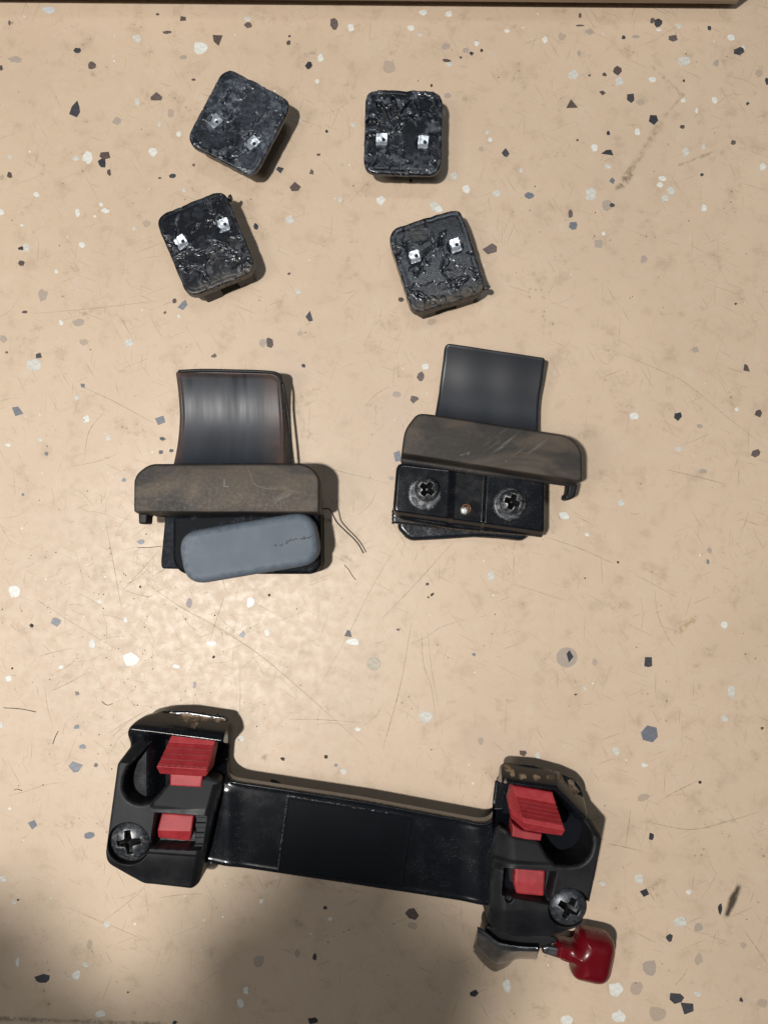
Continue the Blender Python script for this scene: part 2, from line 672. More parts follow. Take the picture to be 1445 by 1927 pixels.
flakes = """L 92 19 26 14;B 19 43 6 12;B 297 27 7 5;B 345 35 12 10;W 466 36 14 10;B 467 47 16 13;W 258 73 17 16;B 315 61 18 7;B 410 76 20 22;W 379 90 28 24;K 146 95 16 11;B 174 123 16 16;B 3 128 8 12;T 30 112 30 14;W 213 105 7 4;T 345 108 16 9;B 364 150 9 5;W 259 192 11 16;B 295 181 24 17;T 322 213 13 18;K 141 205 22 34;T 220 228 18 17;W 300 234 8 10;W 337 252 10 11;W 288 286 18 18;W 20 296 9 7;W 165 296 20 25;W 143 297 14 13;B 198 293 22 16;K 192 307 16 18;B 206 325 8 14;B 19 329 11 13;T 4 334 10 12;K 325 331 15 9;B 301 335 7 4;B 365 311 6 6;W 69 366 13 11;W 147 401 10 19;W 199 396 17 11;W 191 385 8 8;W 179 407 7 5;W 3 399 12 13;W 42 424 8 5;K 41 467 14 8;W 50 466 12 17;W 155 461 13 12;T 276 421 18 16;W 253 430 8 7;W 346 358 8 8;W 47 31 6 5
B 1091 29 6 11;B 1091 48 17 4;K 1238 43 16 18;B 1227 39 9 12;W 1239 56 11 6;W 1276 49 12 10;K 1334 53 8 9;W 1375 71 15 13;K 1390 96 21 17;W 1397 90 8 9;W 1025 75 11 14;T 1109 60 20 13;T 1057 69 16 16;T 1196 69 16 7;K 1173 70 8 8;B 1266 72 18 14;W 1287 115 24 18;T 1346 119 12 14;T 1089 100 8 12;W 1078 140 20 20;B 1108 142 6 6;B 1137 140 9 8;B 1161 133 18 20;W 1165 153 16 18;W 1227 150 15 11;B 1133 175 14 10;B 1076 195 24 18;K 1186 185 15 19;T 1204 192 17 13;K 1229 226 19 20;W 1199 248 11 13;K 1144 250 7 10;B 1086 264 5 5;W 1118 278 14 16;K 1142 287 25 12;W 1144 313 13 10;G 1151 340 12 14;W 1112 365 22 24;G 996 368 20 14;W 980 321 7 11;T 1142 387 20 22;K 1151 386 11 9;B 1073 402 9 16;G 1078 425 17 16;W 1135 439 9 9;T 1125 459 18 18;W 1246 336 16 10;W 1241 348 14 12;W 1262 359 16 18;W 1251 374 14 16;W 1324 391 11 14;W 1290 286 15 20;W 1323 276 7 12;B 1379 268 10 10;W 1435 313 13 16;K 1320 329 8 7;W 1344 189 12 14;K 1406 195 8 8;B 1283 239 10 8;W 1310 208 6 12;W 1285 189 10 10;K 1442 153 8 14;T 1427 138 16 16;B 1286 152 6 6
W 796 24 17 12;W 844 26 14 12;B 629 45 16 24;W 661 52 13 15;W 773 53 15 11;W 790 65 11 7;W 954 58 12 8;W 897 82 10 12;T 839 87 18 14;T 875 95 14 11;K 887 101 10 9;K 906 95 5 7;W 604 109 12 17;T 588 100 15 8;K 581 123 15 16;B 543 80 9 10;K 545 68 6 5;T 732 126 24 26;B 841 114 17 7;W 845 121 13 9;B 867 108 6 5;W 597 153 9 9;K 812 161 5 7;W 665 235 9 9;K 615 247 6 7;W 564 225 7 6;W 916 249 9 8;W 922 263 10 9;T 905 281 11 12;K 951 287 16 18;K 527 320 16 14;B 586 323 9 12;B 556 351 23 19;K 773 340 8 8;W 854 331 15 16;W 877 356 15 17;W 934 364 17 14;W 717 377 19 19;W 817 389 18 19;W 826 393 16 14;W 640 376 9 9;W 545 413 18 19;B 921 468 29 22;K 482 426 10 14;W 836 213 5 12;T 842 180 14 12;B 599 291 8 5
B 41 495 14 11;W 107 511 8 9;T 82 556 20 28;B 47 587 12 6;W 116 607 9 11;T 148 607 24 16;T 159 644 20 15;T 8 638 16 16;W 244 645 17 17;K 74 669 12 11;W 65 687 30 24;B 13 663 6 5;G 156 726 9 9;W 145 748 11 9;G 34 774 23 19;W 163 788 13 15;G 302 791 21 19;W 204 824 9 13;W 77 827 10 9;W 16 837 12 8;G 88 854 9 9;G 234 903 9 8;G 44 931 6 6;B 329 566 9 11;G 344 574 20 20;B 311 588 6 6;W 337 595 6 7;B 403 669 12 9;K 307 826 13 8;K 303 851 9 8;K 323 848 9 7
B 544 515 8 6;W 561 549 12 8;K 582 595 15 22;T 565 628 12 11;B 508 645 14 21;T 495 646 16 18;K 571 688 9 8;B 791 708 15 20;W 800 690 14 11;T 746 742 18 12;B 780 752 18 16;T 812 606 18 14;B 755 564 12 10;T 737 900 12 9;G 748 858 16 22;K 919 540 8 8
T 1211 488 14 16;B 1404 692 13 16;T 1307 658 15 13;W 1193 783 18 14;K 1275 784 16 18;W 1273 780 7 11;W 1385 770 8 8;B 1426 778 15 16;W 1276 845 14 10;B 1421 853 19 17;W 1168 946 15 15;T 1316 802 13 9;B 1384 572 6 5;T 1322 887 16 10
W 1061 970 20 15;T 1054 973 10 10;W 1104 1006 10 8;G 1331 1057 6 11;T 1334 1036 10 13;W 1362 1176 13 16;K 1072 1235 14 25;K 1219 1246 16 20;T 1119 1246 12 18;W 1376 1302 14 25;W 1363 1352 14 13;W 1100 1295 8 8;G 1221 1381 34 34;W 1159 1414 14 18;B 984 1418 15 12;W 1011 1422 10 14;W 1213 1440 14 8;B 1433 1371 7 7;K 1083 1307 5 4
K 655 1192 15 15;W 664 1208 27 14;W 801 1349 30 26;W 673 1372 13 9;W 924 1084 14 20;G 891 1232 8 7;K 804 1099 7 6;W 503 1191 12 14;B 749 1185 9 5;T 904 1395 12 16
G 265 1020 16 10;W 28 1113 24 24;G 106 1171 20 18;W 174 1211 14 21;B 356 1135 12 20;W 472 1134 16 22;G 456 1193 13 16;W 398 1211 20 8;W 248 1240 34 28;W 116 1255 11 8;G 367 1289 6 14;G 145 1368 11 8;W 3 1364 8 16;G 156 1405 16 10;G 143 1443 29 22;W 188 1132 12 9;W 237 1166 8 12;W 332 1254 14 8;B 146 1305 9 8;W 17 1277 13 12;W 455 1390 12 12
G 62 1552 19 19;G 169 1572 21 14;W 19 1521 7 6;W 7 1654 13 12;W 28 1698 9 7;K 35 1694 6 5;W 202 1740 14 12;T 169 1777 12 20;W 34 1811 8 20;K 80 1841 31 18;W 161 1816 12 9;W 144 1835 16 18;W 189 1908 20 14;B 181 1440 9 9
K 522 1472 26 12;W 647 1452 13 12;G 632 1440 8 7;K 612 1708 9 8;W 621 1729 9 8;W 492 1696 8 9;K 592 1800 9 15;T 560 1794 12 18;B 775 1720 28 24;T 776 1742 20 16;K 892 1869 18 15;W 953 1856 16 27;K 589 1921 20 14;T 487 1809 22 24;W 463 1864 11 16;W 453 1888 14 18;K 330 1924 10 8
K 1225 1574 10 14;W 1201 1654 18 20;K 1212 1680 19 17;W 1133 1663 14 9;W 1295 1679 12 10;W 1279 1734 27 21;K 1259 1765 14 17;K 1354 1711 9 24;T 1314 1745 18 18;T 1314 1805 17 24;T 1221 1822 28 32;T 1197 1860 26 26;W 1159 1862 29 28;W 1164 1912 28 26;T 1237 1908 34 30;K 1273 1879 29 22;K 1292 1898 26 24;W 1312 1871 14 13;K 1394 1881 8 11;W 1066 1920 24 20;T 1433 1888 20 18;T 1398 1779 12 14;T 1211 1501 26 16;B 1316 1472 6 6"""
fr = random.Random(3)
FL['L'] = flake_mat('flake_pale_blue', (.50, .53, .55), .1)


def flake_shape(kind):
    n = fr.choice([4, 5, 6, 7]) if kind in 'KBG' else fr.choice([8, 9, 11, 13])
    ph = fr.uniform(0, 6.28)
    out = []
    for k in range(n):
        a = ph + 2 * math.pi * (k + fr.uniform(-.28, .28)) / n
        r = fr.uniform(.72, 1.1) if kind in 'KBG' else fr.uniform(.70, 1.12)
        out.append([r * math.cos(a), r * math.sin(a)])
    xs = [p[0] for p in out]
    ys = [p[1] for p in out]
    return [((p[0] - (max(xs) + min(xs)) / 2) / (max(xs) - min(xs)), (p[1] - (max(ys) + min(ys)) / 2) / (max(ys) - min(ys))) for p in out]


def flake(kind, x, y, w_, h_, shp=None, name='paint_flake', t=None):
    sh = shp or flake_shape(kind)
    t = t if t is not None else (.02 if kind == 'T' else fr.uniform(.03, .07))
    c = W(x, y)
    pts = [P(x + a * w_ * .95, y + b * h_ * .95) for a, b in sh]
    m = len(pts)
    cx, cy = c.x, c.y
    V = [(p[0], p[1], 0.0) for p in pts] + [(cx + (p[0] - cx) * .95, cy + (p[1] - cy) * .95, t) for p in pts]
    # orientation: photo y runs down, so reverse when needed
    area = sum(pts[i][0] * pts[(i + 1) % m][1] - pts[(i + 1) % m][0] * pts[i][1] for i in range(m))
    rng = list(range(m))
    F = [tuple(m + k for k in (rng if area > 0 else rng[::-1]))]
    for k in rng:
        q = (k, (k + 1) % m, m + (k + 1) % m, m + k)
        F.append(q if area > 0 else q[::-1])
    org = Vector((cx, cy, 0))
    me = bpy.data.meshes.new(name)
    me.from_pydata([((Vector(v) - org) * S)[:] for v in V], [], F)
    me.materials.append(FL[kind + '2'] if (kind + '2' in FL and fr.random() < .45) else FL[kind])
    o = bpy.data.objects.new(name, me)
    o.location = org * S
    return link(o, table)


tri = [(-.1, -.5), (.5, .45), (-.5, .5)]
special = {(141, 205): [(.25, -.5), (.45, -.1), (.5, .2), (.2, .5), (-.5, .3), (-.25, -.15)], (1076, 195): tri, (522, 1472): [(-.5, -.5), (-.1, -.35), (.5, .5), (-.5, .3)],
           (34, 774): [(-.5, -.4), (.05, -.5), (.5, .25), (-.2, .5)], (302, 791): [(-.5, -.2), (.3, -.5), (.5, .2), (-.2, .5)], (582, 595): [(.1, -.5), (.5, .4), (0, .5), (-.5, .05)],
           (344, 574): [(.3, -.5), (.5, 0), (.05, .5), (-.5, .25), (0, -.35)], (1142, 287): [(-.1, -.4), (.3, -.5), (.5, .5), (-.5, .2)], (295, 181): [(0, -.5), (.5, .1), (.4, .5), (-.45, .5), (-.5, .1)],
           (410, 76): [(-.5, -.5), (.5, -.45), (.1, .5), (-.4, .1)], (1219, 1246): [(-.4, -.5), (.45, -.5), (.5, .4), (0, .5), (-.5, .4)], (655, 1192): [(-.1, -.5), (.3, -.3), (.5, .5), (-.5, .35)]}
for ln in flakes.replace('\n', ';').split(';'):
    k, x, y, w_, h_ = ln.split()
    x, y, w_, h_ = float(x), float(y), float(w_), float(h_)
    flake(k, x, y, w_, h_, special.get((int(x), int(y))))
# round filled holes
FL['plug'] = FL['P']
flake('P', 703, 1249, 28, 27, [(math.cos(a) / 2, math.sin(a) / 2) for a in np.linspace(0, 2 * math.pi, 21)[:-1]], 'filled_hole', .03)
flake('T', 1066, 1237, 42, 40, [(math.cos(a) / 2, math.sin(a) / 2) for a in np.linspace(0, 2 * math.pi, 21)[:-1]], 'filled_hole', .012)


# scratches: thin dark grooves as ribbons (too small to pick apart singly)
def ribbon(V, F, pts, w0, z=.012):
    pts = [Vector((*P(a, b), 0)) for a, b in pts]
    pts = [Vector((float(p.x), float(p.y), 0)) for p in pts]
    if len(pts) > 2:
        pts = spline(pts, 6)
    m = len(pts)
    i0 = len(V)
    for i, p in enumerate(pts):
        d = (pts[min(i + 1, m - 1)] - pts[max(i - 1, 0)]).normalized()
        a = Vector((-d.y, d.x, 0))
        t = i / (m - 1)
        ww = w0 * (.35 + .65 * math.sin(math.pi * min(max(t, .03), .97))) * fr.uniform(.7, 1.2)
        V.append(tuple(p + a * ww + Vector((0, 0, z))))
        V.append(tuple(p - a * ww + Vector((0, 0, z))))
    for i in range(m - 1):
        F.append((i0 + 2 * i, i0 + 2 * i + 1, i0 + 2 * i + 3, i0 + 2 * i + 2))


long_s = [[(774, 1173), (754, 1286), (732, 1369), (720, 1410)], [(752, 1016), (700, 1105), (661, 1183), (596, 1302)], [(852, 1020), (790, 1090), (717, 1166)],
          [(276, 1098), (345, 1145), (400, 1175), (480, 1226), (560, 1292), (686, 1405)], [(1025, 1010), (1090, 1032), (1151, 1059)], [(965, 1099), (1010, 1113), (1056, 1129)],
          [(1194, 1081), (1235, 1103), (1271, 1123)], [(1231, 1110), (1237, 1156), (1252, 1193), (1266, 1216)], [(1151, 659), (1247, 699), (1297, 726), (1364, 782), (1443, 845)],
          [(1254, 884), (1310, 897), (1367, 912)], [(550, 861), (640, 887), (732, 910)], [(688, 762), (708, 742), (732, 727)], [(66, 590), (180, 580), (299, 566)], [(159, 729), (220, 758), (289, 796)],
          [(140, 877), (185, 868), (219, 855)], [(160, 860), (168, 812), (196, 776)], [(199, 980), (214, 1060), (229, 1144)], [(304, 1031), (265, 1075), (229, 1113)], [(66, 1126), (150, 1180), (233, 1229)],
          [(422, 1123), (408, 1165), (395, 1207)], [(7, 1332), (35, 1333), (70, 1339)], [(85, 1292), (90, 1330), (101, 1369)], [(219, 1003), (230, 985), (249, 962)], [(452, 1246), (452, 1310), (452, 1375)],
          [(73, 1236), (100, 1228), (136, 1220)], [(273, 1671), (235, 1703), (195, 1733)], [(153, 1720), (210, 1742), (273, 1769)], [(273, 1672), (277, 1700), (280, 1726)], [(16, 1498), (50, 1489), (85, 1477), (124, 1472)],
          [(1186, 1523), (1182, 1555), (1176, 1593)], [(1144, 1588), (1175, 1594), (1211, 1603)], [(1211, 1545), (1297, 1561), (1367, 1546), (1427, 1528)], [(1397, 1749), (1420, 1780), (1443, 1815)],
          [(1294, 1822), (1282, 1840), (1269, 1855)], [(1251, 1500), (1280, 1485), (1314, 1468)], [(1306, 1643), (1304, 1655), (1301, 1670)], [(774, 1210), (800, 1200), (830, 1180), (880, 1165)], [(793, 1190), (797, 1250), (813, 1300), (820, 1370)],
          [(805, 1190), (812, 1260), (825, 1330)], [(98, 1300), (130, 1285), (160, 1268)], [(205, 1380), (240, 1358), (280, 1335)], [(545, 1354), (600, 1354), (680, 1360)], [(300, 1690), (330, 1685), (380, 1682)]]
V1, F1 = [], []
for s_ in long_s:
    ribbon(V1, F1, s_, fr.uniform(.06, .12))
for k in range(420):
    if fr.random() < .62:
        x, y = fr.gauss(240, 190), fr.gauss(1180, 190)
    else:
        x, y = fr.uniform(0, 1445), fr.uniform(30, 1927)
    a = fr.uniform(0, math.pi)
    L = fr.choice([8, 12, 18, 30, 60])
    bend = fr.uniform(-.12, .12) * L
    ribbon(V1, F1, [(x, y), (x + math.cos(a) * L / 2 - math.sin(a) * bend, y + math.sin(a) * L / 2 + math.cos(a) * bend), (x + math.cos(a) * L, y + math.sin(a) * L)], fr.uniform(.03, .075))
SCR = mat_flat('scratch_groove', (.31, .235, .16), .6, var=.35)
so = mesh_obj('scratch', V1, F1, SCR, table, False)
so['kind'] = 'stuff'

# crumbs and specks of dirt lying about
Vc, Fc = [], []


def crumb(x, y, r, z=1.0, flat=.45):
    c = W(x, y)
    i0 = len(Vc)
    n = 5
    ph = fr.uniform(0, 6)
    for k in range(n):
        a = ph + 2 * math.pi * k / n
        rr = r * fr.uniform(.6, 1.3)
        Vc.append((c.x + rr * math.cos(a), c.y + rr * math.sin(a), 0.0))
    for k in range(n):
        v = Vc[i0 + k]
        Vc.append((c.x + (v[0] - c.x) * .6, c.y + (v[1] - c.y) * .6, r * flat * z))
    Fc.append(tuple(i0 + n + k for k in range(n)))
    for k in range(n):
        Fc.append((i0 + k, i0 + (k + 1) % n, i0 + n + (k + 1) % n, i0 + n + k))


for k in range(290):
    crumb(fr.uniform(0, 1445), fr.uniform(25, 1925), fr.choice([.08, .10, .13, .16, .24]))
for k in range(150):
    crumb(fr.gauss(200, 150), fr.gauss(1180, 160), fr.choice([.1, .13, .18, .25]))
for x, y, r in ((812, 1120, .5), (806, 1124, .4), (815, 1117, .4), (507, 1120, .5), (559, 1146, .3), (773, 340, .8), (906, 95, .6), (613, 1425, .9), (532, 1428, .8), (382, 1343, .6), (410, 1344, .4), (241, 1867, .4),
                (1162, 1058, .5), (1083, 1307, .5), (265, 1104, .5), (60, 1178, .7), (402, 1236, .5), (405, 1158, .4), (1316, 1472, .7), (24, 1258, .5), (1100, 1088, .4)):
    crumb(x, y, r)
CR = mat_flat('dark_crumb', (.045, .032, .022), .7, var=.5, scale=60)
co = mesh_obj('dirt_crumb', Vc, Fc, CR, table, False)
co['kind'] = 'stuff'
co['label'] = 'tiny dark specks of dirt on the tan surface'

Vc, Fc = [], []
for k in range(230):
    crumb(fr.uniform(0, 1445), fr.uniform(25, 1925), fr.choice([.12, .16, .2, .3, .4]), .15)
for k in range(120):
    crumb(fr.gauss(210, 140), fr.gauss(1190, 130), fr.choice([.12, .18, .26, .4]), .15)
po = mesh_obj('pale_speck', Vc, Fc, mat_flat('pale_speck', (.62, .58, .50), .5, var=.2, scale=60), table, False)
po['kind'] = 'stuff'
# curled fibres on the surface
HAIR = mat_flat('dark_fibre', (.03, .024, .018), .6)
for pts in ([(192, 1320), (198, 1325), (204, 1327), (212, 1324)], [(260, 1031), (282, 1030), (304, 1028)], [(648, 1063), (656, 1072), (662, 1082), (669, 1091)], [(100, 1400), (104, 1388), (110, 1376)],
            [(27, 1487), (33, 1485), (42, 1488)], [(7, 1332), (25, 1333), (45, 1335), (68, 1340)]):
    f = tube('fibre', spline([W(a, b, .15) for a, b in pts], 5), .10, HAIR, table, 5)

# ------------------------------------------------------------------ the board at the top
bb = [W(-260, -5, 4), W(1386, 9, 4)]
bd = empty('wooden_board', 700, -20, 'raised brown wooden board at the far edge of the surface, casting a straight shadow', 'board')
WOOD = N('brown_board')
g_ = WOOD.noise(60, 6, .6, WOOD.map((.25, 6, 6)), .6)
WOOD = WOOD.done(WOOD.mix(WOOD.ramp(g_, .3, .7), (.20, .145, .095), (.30, .225, .15)), .6)
ax = (bb[1] - bb[0]).normalized()
ay = Vector((-ax.y, ax.x, 0))
V = []
for z in (4.0, 15.0):
    for a, b in ((0, 0), (1, 0), (1, 1), (0, 1)):
        p = (bb[1] if a else bb[0]) + ay * (60 * b)
        V.append((p.x, p.y, z))
pl = mesh_obj('plank', V, [(3, 2, 1, 0), (4, 5, 6, 7), (0, 1, 5, 4), (1, 2, 6, 5), (2, 3, 7, 6), (3, 0, 4, 7)], WOOD, bd, False)
bv = pl.modifiers.new('bevel', 'BEVEL')
bv.width = .0006
bv.segments = 2
for t in (.15, .5, .86):
    c = bb[0] + (bb[1] - bb[0]) * t + ay * 35
    V = []
    for z in (0.0, 4.0):
        for a, b in ((-1, -1), (1, -1), (1, 1), (-1, 1)):
            p = c + ax * 12 * a + ay * 10 * b
            V.append((p.x, p.y, z))
    mesh_obj('batten', V, [(3, 2, 1, 0), (4, 5, 6, 7), (0, 1, 5, 4), (1, 2, 6, 5), (2, 3, 7, 6), (3, 0, 4, 7)], WOOD, bd, False)


# ------------------------------------------------------------------ four rubber blocks
def block(cx, cy, ang, clips, feet, label, seed, chew=1.0, scuff=1.0, w_=146, h_=162, bite=None, dirt=0.0, pits=(), sheen=0.0, zb=9.3, cov=.52):
    t = empty('rubber_block', cx, cy, label, 'rubber block', 'chewed black rubber blocks')
    rs = np.random.RandomState(seed)
    poly = rrect(cx, cy, w_, h_, ang, 27)
    # densify and make the outline a little uneven
    den = []
    for i in range(len(poly)):
        a, b = np.array(poly[i]), np.array(poly[(i + 1) % len(poly)])
        k = max(1, int(np.hypot(*(b - a)) / 4))
        den += [tuple(a + (b - a) * j / k) for j in range(k)]
    out = []
    ca, sa = math.cos(ang), math.sin(ang)
    for x, y in den:
        u = (x - cx) * ca + (y - cy) * sa
        v = -(x - cx) * sa + (y - cy) * ca
        f = 1.0
        d = (vn(np.array(x), np.array(y), 9, seed) - .5) * 1.6
        if v < -h_ / 2 + 14 and bite:
            d += bite * (vn(np.array(u), np.array(0.), 13, seed + 3) - .35) * 3.2
        rr = math.hypot(u, v)
        out.append((x + (x - cx) / rr * d, y + (y - cy) / rr * d))
    G = [(rs.uniform(-52, 52), rs.uniform(-60, 60), rs.uniform(0, math.pi), rs.uniform(6, 20), rs.uniform(1.6, 3.6), rs.uniform(.25, .65)) for _ in range(int(13 * chew))]

    def fz(X, Y, D):
        u = (X - cx) * ca + (Y - cy) * sa
        v = -(X - cx) * sa + (Y - cy) * ca
        wu = u + (fbm(X, Y, 16, seed + 9) - .5) * 16
        wv = v + (fbm(X, Y, 16, seed + 19) - .5) * 16
        Z = 11.2 - er(D, 4) + 0 * X
        n1 = fbm(X, Y, 34, seed, 4)
        n2 = fbm(X, Y, 9, seed + 5, 4)
        n3 = fbm(X, Y, 4, seed + 25, 2)
        Z -= .05 * np.exp(-((D + 9) / 1.6) ** 2)
        torn = ss(cov, cov + .06, n1)
        Z += -torn * (.30 + .10 * (n2 - .5)) * chew + .30 * chew * np.exp(-((n1 - cov - .012) / .012) ** 2) * ss(.42, .58, n2)
        ridg = 1 - np.abs(2 * fbm(wu, wv, 15, seed + 31, 3) - 1)
        Z += .05 * chew * ss(.86, .98, ridg) * ss(cov, cov + .1, n1)
        wear = .55 * ss(.52, .70, fbm(X, Y, 22, seed + 41)) * ss(.45, .6, n2) + .55 * ss(.90, .99, ridg) * ss(cov, cov + .1, n1) + .35 * np.exp(-((D + 4) / 2.2) ** 2) * ss(.4, .6, n2)
        wear = wear * scuff + sheen * ss(.30, .6, fbm(X, Y, 60, seed + 77))  # scuffs, plus reflected ceiling sheen painted into the same value
        for (gu, gv, ga, gl, gw, gd) in G:
            a_, b_ = math.cos(ga), math.sin(ga)
            p = (wu - gu) * a_ + (wv - gv) * b_
            q = -(wu - gu) * b_ + (wv - gv) * a_
            r2 = (p / gl) ** 2 + (q / gw) ** 2
            Z += -gd * np.exp(-r2) + .5 * gd * np.exp(-((np.sqrt(r2) - 1.5) / .35) ** 2)
            wear = wear * (1 - .8 * np.exp(-r2)) + .4 * np.exp(-((np.sqrt(r2) - 1.5) / .3) ** 2)
        for (px_, py_, ra, rb, a0) in pits:
            a_, b_ = math.cos(a0), math.sin(a0)
            p = (X - px_) * a_ + (Y - py_) * b_
            q = -(X - px_) * b_ + (Y - py_) * a_
            r2 = (p / ra) ** 2 + (q / rb) ** 2
            m = 1 - ss(.7, 1.2, r2)
            Z -= 1.6 * m
            wear = wear * (1 - m) + .5 * np.exp(-((np.sqrt(r2) - 1.15) / .15) ** 2) * (n2 > .45)
        Z += (.006 + .03 * torn) * (n3 - .5) + .02 * (n2 - .5)
        wear = np.clip(wear, 0, 1) + .45 * np.exp(-((n1 - cov - .012) / .014) ** 2) * ss(.45, .6, n2) + .30 * scuff * ss(.54, .66, fbm(u * .35, v, 26, seed + 51)) * ss(.42, .62, n2)
        for (kx, ky, _) in clips:     # flat seat under each clip
            m = 1 - ss(10, 17, np.hypot(X - kx, Y - ky))
            Z = Z * (1 - m) + 10.95 * m
        dd = dirt * (ss(h_ / 2 - 26, h_ / 2 - 4, v) + .25 * ss(.5, .7, n1))
        return Z, {'wear': np.clip(wear, 0, 1), 'dirt': np.clip(dd, 0, 1)}

    b = hf('block_body', out, fz, 11, zb, RUBBER, t, 1.1)
    # underside so that the body is closed, and black blocks for its feet and dark notches
    xs = [W(x, y, 11) for x, y in out]
    mesh_obj('underside', [(p.x, p.y, zb + .02) for p in xs], [tuple(range(len(xs)))[::-1]], FOOT, t, False)
    for fx, fy, fw, fh in feet:
        hf('foot_notch', rrect(fx, fy, fw, fh, ang, 5), lambda X, Y, D: zb + .2 + 0 * X, 4, 0.0, FOOT, t, 3)
    for kx, ky, ka in clips:
        cpoly = rrect(kx, ky, 19 + (kx * 7) % 4, 23 + (ky * 5) % 4, ang + ka, 2, 2)
        bend = ((kx * 13 + ky * 7) % 10) / 10 - .5

        def cz(X, Y, D, kx=kx, ky=ky):
            e = (X - kx) * ca + (Y - ky) * sa
            g = -(X - kx) * sa + (Y - ky) * ca
            Z = 11.3 + (.01 + .03 * bend) * e + (.02 - .02 * bend) * np.abs(g - 3) + .35 * ss(3, 10, g) - .3 * ss(2, 9, -e) + .25 * (fbm(X, Y, 7, 14) - .5)
            hole = 1 - ss(2.0, 3.2, np.hypot(e - 4, g + 1))
            return Z - .2 * np.exp(-((np.hypot(e - 4, g + 1) - 5) / 2) ** 2) * .3 - hole * 1.5
        cl = hf('metal_clip', cpoly, cz, 11, 10.8, CLIP, t, 1.0)
        hx, hy = kx + 4 * ca - -1 * sa * -1, ky + 4 * sa - 1 * ca
        o = hf('clip_hole_disc', circle(kx + 4 * ca + 1 * sa, ky + 4 * sa - 1 * ca, 3.0, 14), lambda X, Y, D: 11.18 + 0 * X, 11, 10.9, HOLE_SHADE, cl, 2)  # black disc stands for the shade inside the hole
    return t


block(450, 229, math.radians(27.5), [(405, 229, .35), (475, 270, .35)], [(440, 190, 40, 30), (500, 225, 40, 30), (440, 262, 40, 40)],
      'black rubber block tilted clockwise with two bright clips, topmost on the left', 21, .9, 1.1, sheen=.42, cov=.55)
block(759, 249, math.radians(1.5), [(718, 264, 0), (796, 269, .05)], [(722, 215, 40, 50), (796, 215, 40, 50)],
      'black rubber block standing square to the frame, with black pits along its left edge', 33, .8, 1.1, 146, 158, bite=.9,
      pits=[(699, 229, 10, 8, 0), (699, 254, 11, 8, 0), (719, 207, 19, 7, 1.0), (742, 193, 12, 5, 1.2), (694, 192, 4, 6, 0), (765, 200, 18, 4, -.9)], sheen=.1)
blk3 = block(388, 458, math.radians(-22.6), [(342, 457, -.2), (421, 425, .1)], [(399, 549, 36, 16), (460, 521, 34, 16), (350, 440, 40, 40)],
      'black rubber block with a small lump on its upper right corner, lowest on the left', 46, .9, .6, 142, 166, dirt=.5, sheen=.06, zb=7.6, cov=.54)
blk4 = block(822, 491, math.radians(-17.5), [(780, 484, .05), (856, 463, 0)], [(806, 583, 28, 16), (874, 562, 36, 16), (790, 450, 40, 40)],
      'black rubber block with a dirty brown lower edge, beside a large dark flake', 58, .7, 1.0, 146, 166, bite=.8, dirt=.95, sheen=.06, zb=6.4, cov=.50)
# small shred at the corner of two blocks
for own, pts_ in ((blk3, [(427, 374), (430, 366), (434, 364), (437, 369), (434, 376)]), (blk4, [(908, 538), (915, 535), (921, 540), (920, 546), (911, 545)])):
    hf('rubber_shred', fillet(pts_, 2), lambda X, Y, D: (9.6 - er(D, 3), {'wear': .2 + 0 * X, 'dirt': .2 + 0 * X}), 9.5, 7.5, RUBBER, own, 1.0)

# ------------------------------------------------------------------ left clamp
c5 = crop(230, 670, 3.0745)
CURVED1 = M_tongue(1.0, 1.0, (.028, .031, .038), .44, .38)
cl = empty('rack_clamp', 430, 900, 'left clamp with curved grey steel tongue and brown dusty cover, under the grey pad', 'clamp', 'dismantled clamps')
pts = c5([(316, 98), (350, 86), (880, 98), (925, 130), (945, 620), (940, 700), (300, 700), (298, 620), (308, 520), (320, 350), (319, 220)])


def tz(X, Y, D):
    t = (Y - 700) / 170.0
    Z = 6.0 + 15.0 * (t - .56) ** 2
    Z += .55 * np.exp(-((D + 5) / 3.5) ** 2) * (Y < 880) * ss(-330, -345, -X) - .5 * er(D, 4)
    Z += .08 * np.sin(X * .11) + .05 * (fbm(X, Y * .1, 14, 3) - .5)
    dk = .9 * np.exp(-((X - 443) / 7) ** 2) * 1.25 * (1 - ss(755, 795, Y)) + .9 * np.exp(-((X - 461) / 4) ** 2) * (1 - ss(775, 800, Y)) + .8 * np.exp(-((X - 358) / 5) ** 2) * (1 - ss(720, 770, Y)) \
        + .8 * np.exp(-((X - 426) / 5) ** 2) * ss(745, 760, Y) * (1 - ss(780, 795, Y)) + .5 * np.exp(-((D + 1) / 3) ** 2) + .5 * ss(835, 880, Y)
    br = .85 * (1 - ss(330, 352, X)) + .8 * ss(478, 525, X) + .75 * (1 - ss(704, 716, Y))
    return Z, {'dark': np.clip(dk, 0, 1), 'brown': np.clip(br, 0, 1)}


hf('steel_tongue', fillet(pts, [4, 4, 8, 12, 2, 2, 2, 2, 10, 20, 14]), tz, 9, 0, CURVED1, cl, 1.1, thick=1.6)
tube('rubber_seal', spline([W(527, 706, 9), W(535, 735, 8.5), (W(541, 770, 6)), W(546, 810, 5.5), W(547, 850, 7), W(546, 890, 9)], 6), [.45] * 31, FOOT, cl, 7)
tube('rubber_seal', spline([W(337, 699, 10.8), W(380, 697, 11.6), W(440, 698, 11.6), W(500, 700, 11.4), W(524, 705, 10.6), W(530, 722, 9)], 6), .55, FOOT, cl, 7)
# lower plates
hf('rubber_flap', fillet(c5([(248, 925), (420, 925), (420, 1235), (228, 1230), (223, 1195)]), [3, 3, 5, 6, 6]), lambda X, Y, D: (5 - er(D, 5) + .3 * fbm(X, Y, 30, 5), {'wear': .22 + 0 * X, 'dirt': 0 * X}), 5, 0, MATTE, cl, 1.6)


